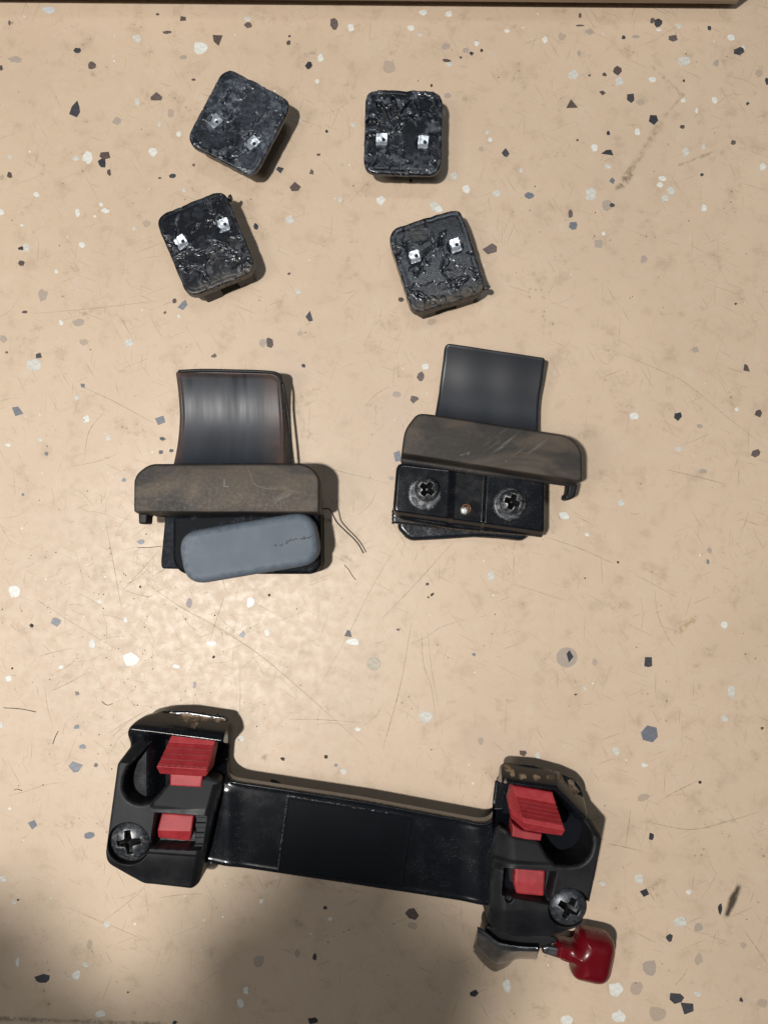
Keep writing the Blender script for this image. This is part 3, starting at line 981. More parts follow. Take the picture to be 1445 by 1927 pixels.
def lowz(X, Y, D):
    n2 = fbm(X, Y, 8, 61)
    n1 = fbm(X, Y, 26, 63)
    wr = ss(.50, .66, n2) * ss(.42, .6, n1)
    return 12.5 - er(D, 8) + .30 * (n2 - .5) * ss(.48, .66, n1) + .05 * (fbm(X, Y, 3.5, 67, 2) - .5), {'wear': wr * .22, 'dirt': .05 * n1}


hf('rubber_base', fillet(c5([(292, 920), (1150, 905), (1152, 1215), (1110, 1262), (345, 1262), (290, 1200)]), [14, 4, 8, 14, 22, 14]), lowz, 12.5, 0, MATTE, cl, 1.1)


def cover(parent, poly, crease, seed, h0, scuffs, mark=None, top=20.0, cracks=()):
    def fz(X, Y, D):
        f = side(X, Y, *crease)
        Z = top - er(D, 5) - .00016 * (f + 48) ** 2 - 5.5 * ss(-1, 6, f)
        Z += .12 * (fbm(X, Y, 60, seed) - .5)
        sf = 0 * X
        for (sx, sy, ra, rb) in scuffs:
            sf = np.maximum(sf, np.exp(-(((X - sx) / ra) ** 2 + ((Y - sy) / rb) ** 2) ** 2))
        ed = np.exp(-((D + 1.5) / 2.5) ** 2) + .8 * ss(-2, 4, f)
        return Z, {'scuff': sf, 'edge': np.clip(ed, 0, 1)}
    return hf('cover', poly, fz, h0, 13.0, M_cover(seed), parent, 1.3)


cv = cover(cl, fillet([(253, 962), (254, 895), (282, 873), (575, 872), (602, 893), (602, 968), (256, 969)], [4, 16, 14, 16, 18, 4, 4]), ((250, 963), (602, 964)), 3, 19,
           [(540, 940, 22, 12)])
hf('cover_hook', fillet([(261, 960), (280, 962), (278, 986), (262, 986)], 4), lambda X, Y, D: 14.5 - er(D, 4), 14, 9, PLASTIC, cv, 1.5)
hf('cover_hook', fillet([(290, 960), (304, 960), (303, 972), (291, 972)], 3), lambda X, Y, D: 10 - er(D, 4), 10, 4, PLASTIC, cv, 1.5)
MK = mat_flat('raised_mark', (.075, .062, .050), .5)
hf('letter_mark', c5([(592, 712), (600, 712), (600, 752), (622, 754), (622, 761), (592, 760)]), lambda X, Y, D: 20.1 + 0 * X - .00016 * (Y - 963 + 48) ** 2, 19, 19.5, MK, cv, .8)
PALE = mat_flat('pale_scratch', (.21, .18, .14), .6)
tube('scratch_mark', spline([W(a, b, 19.95) for a, b in c5([(725, 640), (745, 690), (768, 742), (830, 765), (900, 770)])], 6), .10, PALE, cv, 5)
for a, b in (((845, 825), (865, 850)), ((905, 830), (930, 860)), ((915, 850), (925, 880)), ((880, 850), (915, 875)), ((930, 790), (945, 800)), ((190, 832), (245, 826)), ((930, 740), (940, 775)), ((1050, 780), (1060, 800))):
    p = c5([a, b])
    tube('scratch_mark', [W(*p[0], 19.95), W(*p[1], 19.95)], .09, PALE, cv, 5)
# strand
tube('frayed_strand', spline([W(598, 955, 12), W(610, 957, 10), W(622, 960, 8), W(633, 981, 5), W(648, 997, 4), W(663, 1011, 3.5), W(675, 1025, 3.2), W(684, 1041, 3)], 6), .22, FOOT, cl, 6)

# ------------------------------------------------------------------ grey pad resting on the left clamp
gp = empty('grey_pad', 469, 1031, 'oblong grey rubber pad lying askew on the left clamp', 'rubber pad', h=12.4)
pang = math.radians(-9.6)


def pz(X, Y, D):
    u = (X - 469) * math.cos(pang) + (Y - 1031) * math.sin(pang)
    v = -(X - 469) * math.sin(pang) + (Y - 1031) * math.cos(pang)
    Z = 18.6 - er(D, 15) - .00002 * u ** 2
    wr = np.exp(-((D + 9) / 6) ** 2) * (.6 + .4 * ss(80, 120, -u)) + .6 * np.exp(-(((u + 100) / 16) ** 2 + ((v + 22) / 18) ** 2))  # lighter bevel and lit corner painted into the pad colour
    return Z + .05 * (fbm(X, Y, 40, 71) - .5), {'wear': np.clip(wr, 0, 1)}


body = hf('pad_body', rrect(469, 1031, 262, 102, pang, 42), pz, 18, 12.6, PAD, gp, 1.2)
INK = mat_flat('black_ink', (.012, .014, .016), .6)
V, F = [], []
mr = random.Random(5)
for k in range(30):
    t = k / 29
    x, y = 516 + t * 67, 1028 - t * 19 + 2.0 * math.sin(t * 9)
    L = mr.uniform(1.5, 5.5)
    a = mr.uniform(-.3, 1.6)
    if mr.random() < .12:
        continue
    p, q = W(x, y, 18.62), W(x + L * math.cos(a), y - L * math.sin(a), 18.62)
    d = (q - p).normalized()
    n_ = Vector((-d.y, d.x, 0)) * .10
    i0 = len(V)
    V += [tuple(p + n_), tuple(p - n_), tuple(q - n_), tuple(q + n_)]
    F.append((i0, i0 + 1, i0 + 2, i0 + 3))
ink = mesh_obj('ink_mark', V, F, INK, body, False)
ink['label'] = 'broken row of small black ink strokes'

# ------------------------------------------------------------------ right clamp
c6 = crop(710, 630, 3.524)
CURVED2 = M_tongue(.05, .1, (.014, .016, .021), .38, .42)
cr = empty('rack_clamp', 910, 900, 'right clamp with black tongue and a black plate holding two cross-head screws', 'clamp', 'dismantled clamps')


def tz2(X, Y, D):
    t = (Y - 660 - (X - 830) * .13) / 130.0
    Z = 7.0 + 8.0 * (t - .62) ** 2
    Z += -.7 * er(D, 6) + .05 * np.sin(X * .08)
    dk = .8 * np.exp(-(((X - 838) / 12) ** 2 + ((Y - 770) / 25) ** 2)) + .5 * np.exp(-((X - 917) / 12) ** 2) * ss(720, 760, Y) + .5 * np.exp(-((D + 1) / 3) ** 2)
    return Z, {'dark': np.clip(dk, 0, 1), 'brown': .15 + 0 * X}


hf('steel_tongue', fillet(c6([(445, 62), (1108, 160), (1100, 300), (1083, 420), (1070, 700), (360, 640), (385, 530), (412, 380), (440, 150)]), [24, 6, 10, 10, 2, 2, 4, 6, 8]), tz2, 9, 0, CURVED2, cr, 1.1, thick=2.2)
# layered rubber under the plate
ser = []
for k in range(9):
    ser += [(100 - (6 if k % 2 else 0), 1160 + k * 12)]
hf('rubber_base', fillet(c6([(150, 900), (1010, 960), (1000, 1335), (960, 1368), (820, 1352), (650, 1342), (400, 1358), (230, 1366), (190, 1348), (135, 1285)]), [6, 6, 8, 8, 8, 8, 8, 10, 8, 6]),
   lambda X, Y, D: (5 - er(D, 9) + .2 * fbm(X, Y, 20, 81), {'wear': .16 * fbm(X, Y, 20, 82), 'dirt': 0 * X}), 4, 0, RUBBER, cr, 1.4)
hf('rubber_layer', c6([(150, 890), (1060, 960), (1055, 1335), (640, 1310), (150, 1255), (112, 1250)] + [(x, y) for x, y in ser[::-1]]),
   lambda X, Y, D: (9 - er(D, 5), {'wear': .1 * fbm(X, Y, 20, 83), 'dirt': 0 * X}), 8, 4.6, RUBBER, cr, 1.3)
g1 = c6([(498, 880), (482, 1290)])
g2 = c6([(722, 900), (700, 1320)])


def platez(X, Y, D):
    lu = side(X, Y, g1[0], g1[1])      # line runs downward: positive to the left
    ru = side(X, Y, g2[0], g2[1])
    ch = ss(-8, 8, -lu) * ss(-3, 4, ru)
    front = side(X, Y, *c6([(110, 1170), (1100, 1305)]))
    Z = 13.6 - er(D, 7) - 1.3 * ch - 2.2 * ss(-3, 9, front)
    hole = 1 - ss(6, 9, np.hypot(X - 876, Y - 957))
    return Z - .5 * hole + .05 * (fbm(X, Y, 25, 91) - .5), {'rust': .04 * ss(.5, .7, fbm(X, Y, 14, 92)) * ch}


pl = hf('steel_plate', fillet(c6([(128, 845), (1112, 955), (1108, 1345), (1040, 1335), (480, 1285), (150, 1225), (102, 1165)]), [16, 6, 6, 4, 6, 14, 14]), platez, 13, 9.0, ENAMEL, cr, 1.1)


def screw(parent, cx, cy, r, z0, dome, rot, arm, seed, h0=None, zb=None, washer=None, wearc=.5):
    h0 = h0 or z0 + dome * .6
    if washer:
        wsh = hf('washer', circle(washer[0], washer[1], washer[2], 48), lambda X, Y, D: (z0 + .9 - er(D, 4) + .03 * fbm(X, Y, 6, seed), {'wear': .35 * ss(.5, .7, fbm(X, Y, 9, seed + 3)) + .3 * np.exp(-((D + 1) / 1.5) ** 2)}), z0 + .9, z0 - .1, SCREW, parent, 1.2)
        z0 = z0 + .9

    def fz(X, Y, D):
        R = np.hypot(X - cx, Y - cy)
        th = np.arctan2(Y - cy, X - cx) - rot
        p, q = R * np.cos(th), R * np.sin(th)
        Z = z0 + .5 + dome * np.sqrt(np.clip(1 - (R / (r * 1.06)) ** 2, 0, 1)) - er(D, 4) * .6
        wid = 3.6 + .10 * r - .13 * np.minimum(R, r * .5)
        a1 = np.maximum(np.abs(q) - wid, np.abs(p) - arm)
        a2 = np.maximum(np.abs(p) - wid, np.abs(q) - arm)
        cr_ = np.minimum(a1, a2)
        c0 = R - arm * .45
        cr_ = np.minimum(cr_, c0)
        m = 1 - ss(-1.0, 1.0, cr_)
        Z = Z - m * (1.2 + 2.2 * (1 - np.clip(R / arm, 0, 1)))
        wr = wearc * (np.exp(-((cr_ - 1.5) / 1.8) ** 2) + .5 * ss(.45, .65, fbm(X, Y, 10, seed)))
        return Z, {'wear': np.clip(wr * (1 - m), 0, 1), 'recess_shade': ss(.3, .9, m) * .95}
    return hf('screw', circle(cx, cy, r, 48), fz, h0, z0 - .2 if zb is None else zb, SCREW, parent, .8)


screw(cr, 803, 921, 23, 13.55, 2.6, .65, 14, 5, washer=(799, 929, 32), wearc=.55)
screw(cr, 962, 945, 23, 13.55, 2.6, .35, 14, 8, washer=(959, 949, 31), wearc=.7)
ring = hf('rivet_ring', circle(877, 957, 10, 24), lambda X, Y, D: 12.75 - er(D, 3) - .8 * (1 - ss(5, 8, np.hypot(X - 877, Y - 958))), 12.6, 11.5, COPPER, cr, .9)
hf('rivet_pin', fillet([(866, 956), (876, 953), (882, 960), (877, 969), (868, 967)], 3), lambda X, Y, D: 13.4 - er(D, 4), 13, 12, PIN, ring, .9)

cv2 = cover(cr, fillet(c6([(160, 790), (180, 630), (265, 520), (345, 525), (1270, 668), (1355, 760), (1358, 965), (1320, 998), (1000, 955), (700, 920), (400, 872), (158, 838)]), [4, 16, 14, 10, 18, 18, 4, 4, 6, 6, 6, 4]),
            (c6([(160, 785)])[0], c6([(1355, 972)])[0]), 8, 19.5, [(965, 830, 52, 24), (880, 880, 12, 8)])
hf('cover_hook', fillet(c6([(1265, 985), (1328, 990), (1308, 1075), (1270, 1098), (1240, 1090), (1242, 1062), (1258, 1050)]), 4), lambda X, Y, D: 13.5 - er(D, 4), 13, 8, PLASTIC, cv2, 1.3)
for a, b in (((545, 800), (590, 790)), ((590, 790), (612, 775)), ((612, 778), (600, 800)), ((370, 610), (380, 640)), ((850, 832), (858, 842)), ((600, 640), (640, 670))):
    p = c6([a, b])
    tube('scratch_mark', [W(*p[0], 19.9), W(*p[1], 19.9)], .10, PALE, cv2, 5)

# ------------------------------------------------------------------ the long bracket
c7 = crop(180, 1310, 3.803)
c8 = crop(850, 1420, 4.1286)
br = empty('rack_bracket', 660, 1600, 'long black bracket with a latch housing at each end, red buttons and a red lever', 'bracket')
outline = [(247, 1402), (247, 1376), (254, 1360), (268, 1349), (300, 1342), (345, 1341), (424, 1353), (428, 1368), (421, 1440), (424, 1456), (434, 1466), (450, 1470),
           (680, 1505), (900, 1546), (916, 1545), (927, 1538), (933, 1525), (943, 1446), (952, 1441), (1005, 1445), (1056, 1459), (1085, 1472), (1100, 1490), (1104, 1506), (1102, 1530),
           (1088, 1570), (1060, 1700), (915, 1702), (640, 1660), (385, 1622), (370, 1640), (250, 1600), (240, 1420)]
rl = ((259, 1366), (420, 1387))
rr_ = [(950, 1466), (1020, 1476), (1041, 1479), (1078, 1517)]
rustL = [(345, 1350, 16, 4), (362, 1355, 18, 5), (367, 1362, 9, 5), (385, 1356, 16, 4), (410, 1358, 10, 3), (322, 1346, 8, 2)]
rustR = [(963, 1454, 5, 4), (981, 1459, 9, 5), (1007, 1461, 9, 4), (1078, 1482, 9, 10), (1083, 1492, 8, 8), (1055, 1464, 6, 3), (955, 1447, 6, 5), (947, 1466, 3, 8), (1035, 1462, 8, 3)]


def bz(X, Y, D):
    lug_l = np.maximum((1 - ss(428, 445, X)) * (1 - ss(1440, 1475, Y)), (1 - ss(398, 410, X)) * (1 - ss(1510, 1540, Y)))
    lug_r = np.maximum(ss(925, 935, X) * (1 - ss(1535, 1570, Y)), ss(958, 972, X) * (1 - ss(1640, 1660, Y)))
    f = side(X, Y, *rl)
    zl = np.where(f < 0, 16.5 - 7.5 * np.clip(-f / 27, 0, 1) ** 1.5, 16.5 - 12 * ss(0, 26, f))
    zl = np.where((f > 0), zl * ss(275, 310, X) + (16.5 - 4.5 * ss(0, 45, f)) * (1 - ss(275, 310, X)), zl)
    d1 = side(X, Y, rr_[0], rr_[2])
    d2 = side(X, Y, rr_[2], rr_[3])
    g = np.minimum(d1, d2)
    zr = np.where(g < 0, 16.0 - 7 * np.clip(-g / 24, 0, 1) ** 1.5, 16.0 - 11.5 * ss(0, 20, g))
    Z = 12.0 + .6 * np.exp(-((D + 3) / 4) ** 2)
    # shallow dish along the bar
    Z = Z * (1 - lug_l) + zl * lug_l
    Z = Z * (1 - lug_r) + zr * lug_r
    Z = Z + .9 * np.exp(-(((X - 905) / 26) ** 2)) * ss(1530, 1560, Y) * (1 - lug_r)
    Z = Z + .7 * np.exp(-(((X - 428) / 20) ** 2)) * ss(1465, 1490, Y)
    ru = 0 * X
    nn = fbm(X, Y, 9, 5, 4)
    n4 = fbm(X, Y, 3, 15, 2)
    for (sx, sy, ra, rb) in rustL + rustR:
        ru = np.maximum(ru, 1.15 * np.exp(-(((X - sx) / ra) ** 2 + ((Y - sy) / rb) ** 2)) + (nn - .5) * 1.1 + (n4 - .5) * .5)
    ru = ss(.45, .62, ru) * (1 - ss(1370, 1380, Y) * (X < 600)) * (1 - ss(1505, 1515, Y))
    Z = Z + ru * (.25 * fbm(X, Y, 4, 8) - .15)
    lowe = np.exp(-(side(X, Y, (385, 1622), (915, 1702)) / 9) ** 2) * (X > 380) * (X < 930)
    Z = Z - .6 * np.exp(-((D + 3) / 4) ** 2) * lowe
    Z = Z - er(D, 5) * (1 - .5 * lug_l) * (1 - lowe) + .08 * (fbm(X, Y, 90, 13) - .5)
    return Z, {'rust': ru}


hf('steel_body', fillet(outline, 8, 4), bz, 12, 8.5, ENAMEL, br, 1.2)
# down-turned flange that carries the bar
V = []
for z in (0.0, 9.8):
    for q in ((420, 1590), (900, 1668), (900, 1676), (420, 1598)):
        p = W(*q, 6)
        V.append((p.x, p.y, z))
mesh_obj('rear_flange', V, [(3, 2, 1, 0), (4, 5, 6, 7), (0, 1, 5, 4), (1, 2, 6, 5), (2, 3, 7, 6), (3, 0, 4, 7)], ENAMEL, br, False)
# label panel on the bar
LAB = N('label_film')
lf = LAB.noise(60, 4)
LAB = LAB.done(LAB.mix(LAB.ramp(lf, .3, .7), (.004, .0045, .006), (.0050, .0058, .0078)), .17, LAB.bump(LAB.noise(2500, 3), .25, .0001))
lp = [(541, 1497), (776, 1536), (757, 1671), (522, 1640)]
lab = hf('label_panel', lp, lambda X, Y, D: 12.18 + 0 * X + .05 * np.exp(-((D + 2) / 1.5) ** 2), 12, 11.7, LAB, br, 2.0)
V, F = [], []
er_r = random.Random(9)
for a, b, n_ in ((lp[0], lp[3], 130), (lp[0], (690, 1522), 110)):
    for k in range(n_):
        t = er_r.random() ** (1.0 if b == lp[3] else 1.5)
        if b != lp[3] and er_r.random() < t * .6:
            continue
        x, y = a[0] + (b[0] - a[0]) * t + er_r.gauss(0, .7), a[1] + (b[1] - a[1]) * t + er_r.gauss(0, .7)
        p = W(x, y, 12.27)
        r = er_r.uniform(.04, .12)
        i0 = len(V)
        for q in range(4):
            V.append((p.x + r * math.cos(q * 1.57 + k), p.y + r * math.sin(q * 1.57 + k), p.z))
        F.append((i0, i0 + 1, i0 + 2, i0 + 3))
gl = mesh_obj('glue_residue', V, F, mat_flat('pale_glue', (.16, .155, .15), .5), lab, False)
gl['kind'] = 'stuff'

hf('pocket_floor', fillet(c7([(265, 330), (880, 370), (880, 700), (400, 830), (230, 760), (200, 600)]), 6), lambda X, Y, D: (5.6 + 0 * X, {'edge': 0 * X}), 11, 4.0, MATTE, br, 2.5)  # added matte black sheets, stand for the pockets' deep shade
hf('pocket_floor', fillet(c8([(430, 330), (930, 420), (1090, 650), (1020, 850), (700, 860), (400, 700)]), 6), lambda X, Y, D: (5.6 + 0 * X, {'edge': 0 * X}), 11, 4.0, MATTE, br, 2.5)
# left housing -------------------------------------------------------
hl = fillet(c7([(165, 482), (255, 332), (378, 345), (300, 440), (240, 505), (210, 590), (207, 660), (230, 715), (275, 750), (330, 765), (405, 750), (470, 680), (530, 600), (790, 590), (880, 615), (893, 690),
                (845, 860), (800, 1060), (765, 1210), (725, 1370), (690, 1398), (345, 1358), (240, 1292), (92, 1190), (80, 1110)]),
            [4, 4, 4, 6, 6, 8, 8, 6, 6, 6, 6, 6, 8, 8, 8, 6, 6, 6, 8, 10, 8, 10, 6, 10, 8])
slotL = fillet(c7([(437, 825), (800, 850), (762, 1095), (398, 1078)]), 2)


def hzL(X, Y, D):
    cx_, cy_ = (X - 180) * 3.803, (Y - 1310) * 3.803
    Z = 19.0 + 0 * X
    ramp_ = ss(-10, 130, (cy_ - 335) - .05 * (cx_ - 255))
    Z = np.where((cy_ < 520) & (cx_ < 420), 12.0 + 7.0 * np.clip((cy_ - 335 - .1 * (cx_ - 255)) / 140, 0, 1), Z)
    plat = ss(395, 430, cx_) * (1 - ss(770, 815, cy_ - .085 * (cx_ - 400)))
    Z = Z - plat * (.3 + 3.2 * np.clip((800 - cy_) / 200, 0, 1))
    # right shoulder falls off
    sh = side(X, Y, *c7([(880, 640), (720, 1380)]))
    Z = Z - 1.6 * ss(-14, 2, -sh) * (cy_ > 640)
    low = ss(1100, 1120, cy_ - .07 * (cx_ - 400)) * ss(330, 400, cx_)
    Z = Z - .5 * low - 2.2 * ss(1120, 1390, cy_)
    sl = sd(X, Y, slotL)
    m = 1 - ss(-1.2, .6, sl)
    fl = 12.0 + 0 * X
    rib = ss(684, 700, cx_) * (1.6 + 1.1 * (np.sin((cy_ - 860) / 38 * 2 * math.pi / 1.9) > .1) + 1.2 * ss(1030, 1045, cy_))
    Z = Z * (1 - m) + (fl + rib) * m
    rs_ = np.hypot(X - 245, Y - 1585)
    mk = 1 - ss(37.5, 40.5, rs_)
    Z = Z * (1 - mk) + np.minimum(Z, 16.2) * mk
    Z = Z - er(D, 6.5)
    ed = np.exp(-((D + 2.5) / 2.5) ** 2) * .6 + np.exp(-((sl - 1) / 1.5) ** 2) * .3 + .4 * np.exp(-((rs_ - 41) / 2) ** 2)
    return Z, {'edge': np.clip(ed, 0, 1)}


hl_o = hf('latch_housing', hl, hzL, 17.5, 1.0, PLASTIC, br, .9)
screw(br, 245, 1583, 37, 16.2, 2.9, -.12, 22, 15, wearc=.55)


def button(name, cr_fn, org, sc_, poly, va, slope, vfront, vend, r0, r1, per, z0, z1, z2, left=None, h0=19):
    pp = cr_fn(poly)

    def fz(X, Y, D):
        cx_, cy_ = (X - org[0]) * sc_, (Y - org[1]) * sc_
        v = cy_ - va[1] - slope * (cx_ - va[0])
        Z = z0 + (z1 - z0) * np.clip(v / vfront, 0, 1)
        ph = np.clip((v - r0) / per, 0, (r1 - r0) / per)
        saw = ph - np.floor(ph)
        inr = (v > r0) & (v < r1)
        Z = Z + np.where(inr, 1.5 * (saw - .6), 0) - .5 * inr
        Z = np.where(v > vfront, z1 - (z1 - z2) * np.clip((v - vfront) / (vend - vfront), 0, 1.3), Z)
        ed = np.where(inr, np.exp(-((saw - .04) / .14) ** 2) + np.exp(-((saw - 1.0) / .08) ** 2), 0)  # crease shade between the ridges, painted darker
        if left is not None:
            l = side(X, Y, *cr_fn(left))       # positive to the left of a downward line
            Z = Z - 5 * np.clip(l / 14, 0, 1.2)
        return Z - er(D, 2.6), {'edge': np.clip(ed, 0, 1)}
    return hf(name, pp, fz, h0, 10.0, RED, br, .7)


rb = button('red_button', c7, (180, 1310), 3.803, [(527, 288), (590, 287), (838, 308), (842, 345), (800, 560), (775, 590), (446, 572), (443, 506)], (525, 288), .06, 212, 285, 58, 205, 36, 15.5, 20.5, 17.0)
hf('red_stem', c7([(533, 555), (768, 568), (757, 656), (533, 643)]), lambda X, Y, D: (16.6 - er(D, 3) + 0 * X, {'edge': 0 * X}), 16.6, 10, RED, br, 1.0)


def tongueL(X, Y, D):
    cx_, cy_ = (X - 180) * 3.803, (Y - 1310) * 3.803
    v = cy_ - 955 - .03 * (cx_ - 447)
    Z = np.where(v < 0, 15.6 + .014 * np.clip(v, -120, 0), 15.6 - .028 * v)
    r = side(X, Y, *c7([(697, 860), (650, 1060)]))
    return Z - er(D, 3), {'edge': 0 * X}


hf('red_catch', fillet(c7([(468, 842), (698, 858), (690, 975), (662, 1058), (438, 1027), (447, 955)]), 3), tongueL, 15, 11.5, RED, br, .9)

# right housing ------------------------------------------------------
hr = fillet(c8([(1162, 632), (1045, 442), (945, 402), (1000, 480), (1078, 600), (1085, 690), (1060, 780), (1000, 838), (920, 856), (800, 850), (740, 790), (690, 690), (480, 650), (385, 592), (335, 640), (330, 760),
                (300, 960), (285, 1120), (300, 1220), (278, 1330), (350, 1402), (500, 1442), (770, 1437), (985, 1350), (1022, 1305), (1052, 1180), (1112, 900)]),
            [8, 6, 4, 6, 8, 8, 8, 8, 6, 6, 6, 6, 6, 6, 8, 8, 6, 8, 6, 6, 8, 10, 10, 8, 8, 8, 8])
slotR = fillet(c8([(400, 872), (808, 896), (748, 1150), (385, 1082)]), 2)


def hzR(X, Y, D):
    cx_, cy_ = (X - 850) * 4.1286, (Y - 1420) * 4.1286
    Z = 19.0 + 0 * X
    Z = np.where((cy_ < 690) & (cx_ > 930), 12.5 + 6.5 * np.clip((cy_ - 410 - .25 * (cx_ - 945)) / 175, 0, 1), Z)
    plat = (1 - ss(800, 850, cx_)) * (1 - ss(815, 850, cy_ - .06 * (cx_ - 520)))
    Z = Z - plat * (.4 + 3.6 * np.clip((845 - cy_) / 200, 0, 1))
    lf_ = side(X, Y, *c8([(480, 640), (390, 1090), ][::1]))
    lf2 = side(X, Y, *c8([(370, 600), (520, 850)]))
    Z = Z - 3.6 * (1 - ss(300, 500, cx_)) * (1 - ss(830, 900, cy_)) - 2.4 * (1 - ss(280, 420, cx_)) * ss(830, 900, cy_)
    Z = Z - 2.4 * ss(1180, 1440, cy_)
    sl = sd(X, Y, slotR)
    m = 1 - ss(-1.2, .6, sl)
    Z = Z * (1 - m) + 12.0 * m
    Z = Z - 1.2 * (1 - ss(5, 8, np.hypot(X - 956, Y - 1688)))
    rs_ = np.hypot(X - 1069, Y - 1707)
    mk = 1 - ss(37, 40, rs_)
    Z = Z * (1 - mk) + np.minimum(Z, 16.0) * mk
    Z = Z - er(D, 6.5)
    ed = np.exp(-((D + 2.5) / 2.5) ** 2) * .6 + np.exp(-((sl - 1) / 1.5) ** 2) * .3 + .4 * np.exp(-((rs_ - 40.5) / 2) ** 2)
    return Z, {'edge': np.clip(ed, 0, 1)}


hf('latch_housing', hr, hzR, 17.5, 1.0, PLASTIC, br, .9)
screw(br, 1069, 1706, 36, 16.0, 2.9, .5, 20, 17, wearc=.2)
button('red_button', c8, (850, 1420), 4.1286, [(490, 266), (802, 322), (872, 575), (864, 646), (700, 630), (560, 608), (490, 560), (458, 395)], (490, 268), .19, 236, 315, 70, 205, 27, 15.5, 20.5, 17.2, left=[(488, 262), (566, 560)])
hf('red_stem', c8([(470, 540), (545, 590), (702, 620), (692, 673), (575, 662), (468, 640)]), lambda X, Y, D: (16.0 - er(D, 3) + 0 * X, {'edge': .3 + 0 * X}), 16, 10, RED, br, 1.0)
hf('red_catch', fillet(c8([(490, 872), (727, 900), (716, 1106), (502, 1086), (480, 1000)]), 4), lambda X, Y, D: (15.3 - er(D, 5) - .01 * np.abs(Y - 1660), {'edge': .25 * fbm(X, Y, 20, 4)}), 15, 11.5, RED, br, .9)

# steel cam under the right housing
topl = c8([(200, 1372), (280, 1425), (358, 1488), (430, 1508), (490, 1518), (560, 1526), (668, 1530)])
botl = c8([(168, 1530), (240, 1618), (322, 1684), (380, 1672), (440, 1640), (500, 1592), (655, 1592)])
V, F = [], []
TP = spline([W(*a, 13) for a in topl], 5)
BP = spline([W(*b, 3.0) for b in botl], 5)
NK = 7
for p, q in zip(TP, BP):
    # outer face bulges a little and rolls over at the upper edge
    prof = [p + Vector((0, 1.5, 0)), p + Vector((0, 1.2, .25)), p + Vector((0, .3, .2)), p.lerp(q, .12), p.lerp(q, .5) + Vector((0, -.35, .5)), q, q + Vector((0, 1.4, 0))]
    V += [tuple(v) for v in prof]
m = len(TP)
for i in range(m - 1):
    for k in range(NK):
        F.append((NK * i + k, NK * i + (k + 1) % NK, NK * i + NK + (k + 1) % NK, NK * i + NK + k))
F += [tuple(range(NK)), tuple(NK * m - 1 - k for k in range(NK))]
cam_o = mesh_obj('steel_cam', V, F, STEEL, br, True)
hf('cam_mount', fillet(c8([(270, 1330), (560, 1400), (800, 1420), (840, 1460), (660, 1530), (480, 1515), (350, 1480), (255, 1400)]), 6), lambda X, Y, D: (10.5 - er(D, 4), {'edge': 0 * X}), 11, 1.0, PLASTIC, br, 1.5)

# red lever
lv = bpy.data.objects.new('red_lever', None)
lv.location = (W(1110, 1800, 0) * S) - br.location
link(lv, br)
lv['label'] = 'red vinyl dipped lever on a steel shank'
hf('shank', fillet(c8([(700, 1492), (740, 1480), (905, 1510), (880, 1600), (760, 1562), (705, 1545)]), 3), lambda X, Y, D: 9.5 - er(D, 5) + 0 * X, 9, 7.6, STEEL, lv, .9)
hd = fillet(c8([(830, 1470), (955, 1502), (985, 1385), (1285, 1445), (1205, 1830), (922, 1765), (935, 1645), (808, 1590)]), [4, 8, 30, 30, 30, 30, 8, 4], 8)


def hdz(X, Y, D):
    cx_, cy_ = (X - 850) * 4.1286, (Y - 1420) * 4.1286
    t = np.clip(-D / 28, 0, 1)
    Z = 7.5 + 6.0 * np.sqrt(np.clip(1 - (1 - t) ** 2, 0, 1))
    nk = 1 - ss(900, 1000, cx_)
    Z = Z * (1 - nk) + np.minimum(Z, 11.2) * nk
    return Z - .25 * np.exp(-(((cx_ - 1110) / 80) ** 2 + ((cy_ - 1600) / 90) ** 2))


hd = [(x + 5 * min(1, max(0, (x - 1050) / 30)), y) for x, y in hd]
hf('lever_grip', hd, hdz, 11, 5.0, VINYL, lv, 1.0)
hf('lever_grip_underside', [(1120 + (x - 1120) * .9, 1805 + (y - 1805) * .9) for x, y in hd], lambda X, Y, D: 6 + 0 * X, 6, 2.0, VINYL, lv, 2.0)

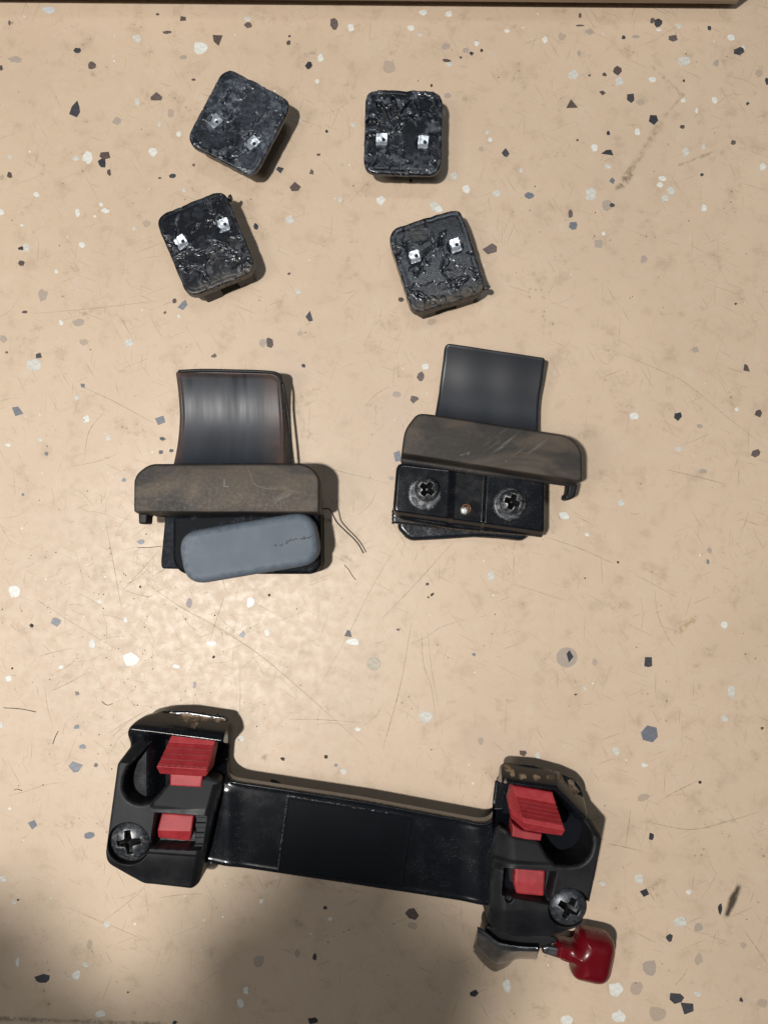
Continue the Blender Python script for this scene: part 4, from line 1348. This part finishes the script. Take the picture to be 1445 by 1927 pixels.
# ------------------------------------------------------------------ the person taking the picture (above the frame, shades the near edge)
def skin_person():
    J, E, Rr = [], [], []

    def add(p, r, par=None):
        J.append(p)
        Rr.append(r)
        if par is not None:
            E.append((par, len(J) - 1))
        return len(J) - 1
    pel = add((0, -620, 130), 150)
    ch = add((0, -560, 420), 150, pel)
    nk = add((0, -520, 560), 62, ch)
    hd0 = add((0, -500, 640), 78, nk)
    hd1 = add((0, -490, 720), 84, hd0)
    add((0, -495, 790), 60, hd1)
    for s_ in (-1, 1):
        sh = add((s_ * 185, -560, 490), 62, ch)
        HANDS = {-1: [(-330, -470, 400), (-210, -230, 385), (-184, -172, 380), (-181, -158, 380)], 1: [(200, -350, 400), (-55, -205, 385), (-108, -163, 380), (-114, -148, 380)]}[s_]
        el = add(HANDS[0], 46, sh)
        wr = add(HANDS[1], 29, el)
        pm = add(HANDS[2], 34, wr)
        for k, (dx, dy, L) in enumerate(((-22, 8, 42), (-8, 16, 52), (8, 16, 48), (22, 8, 38))):
            a = add((HANDS[3][0] + dx * .8, HANDS[3][1] + dy * .6, 383), 10, pm)
            b = add((HANDS[3][0] + dx, HANDS[3][1] + dy + L * .45, 388), 9, a)
            add((HANDS[3][0] + dx * .9, HANDS[3][1] + dy + L * .6, 404), 8, b)
        th = add((HANDS[2][0] - s_ * 34, HANDS[2][1] + 6, 384), 12, pm)
        add((HANDS[2][0] - s_ * 46, HANDS[2][1] + 34, 390), 9, th)
    me = bpy.data.meshes.new('person')
    me.from_pydata([tuple(c * S for c in j) for j in J], E, [])
    o = bpy.data.objects.new('person', me)
    link(o)
    md = o.modifiers.new('skin', 'SKIN')
    for i, v in enumerate(me.skin_vertices[0].data):
        v.radius = (Rr[i] * S, Rr[i] * S)
        v.use_root = (i == 0)
    sb = o.modifiers.new('sub', 'SUBSURF')
    sb.levels = sb.render_levels = 2
    me.materials.append(mat_flat('dark_work_clothes', (.03, .032, .038), .8))
    o['label'] = 'person in dark clothes leaning over the near edge, above the view'
    o['category'] = 'person'


skin_person()
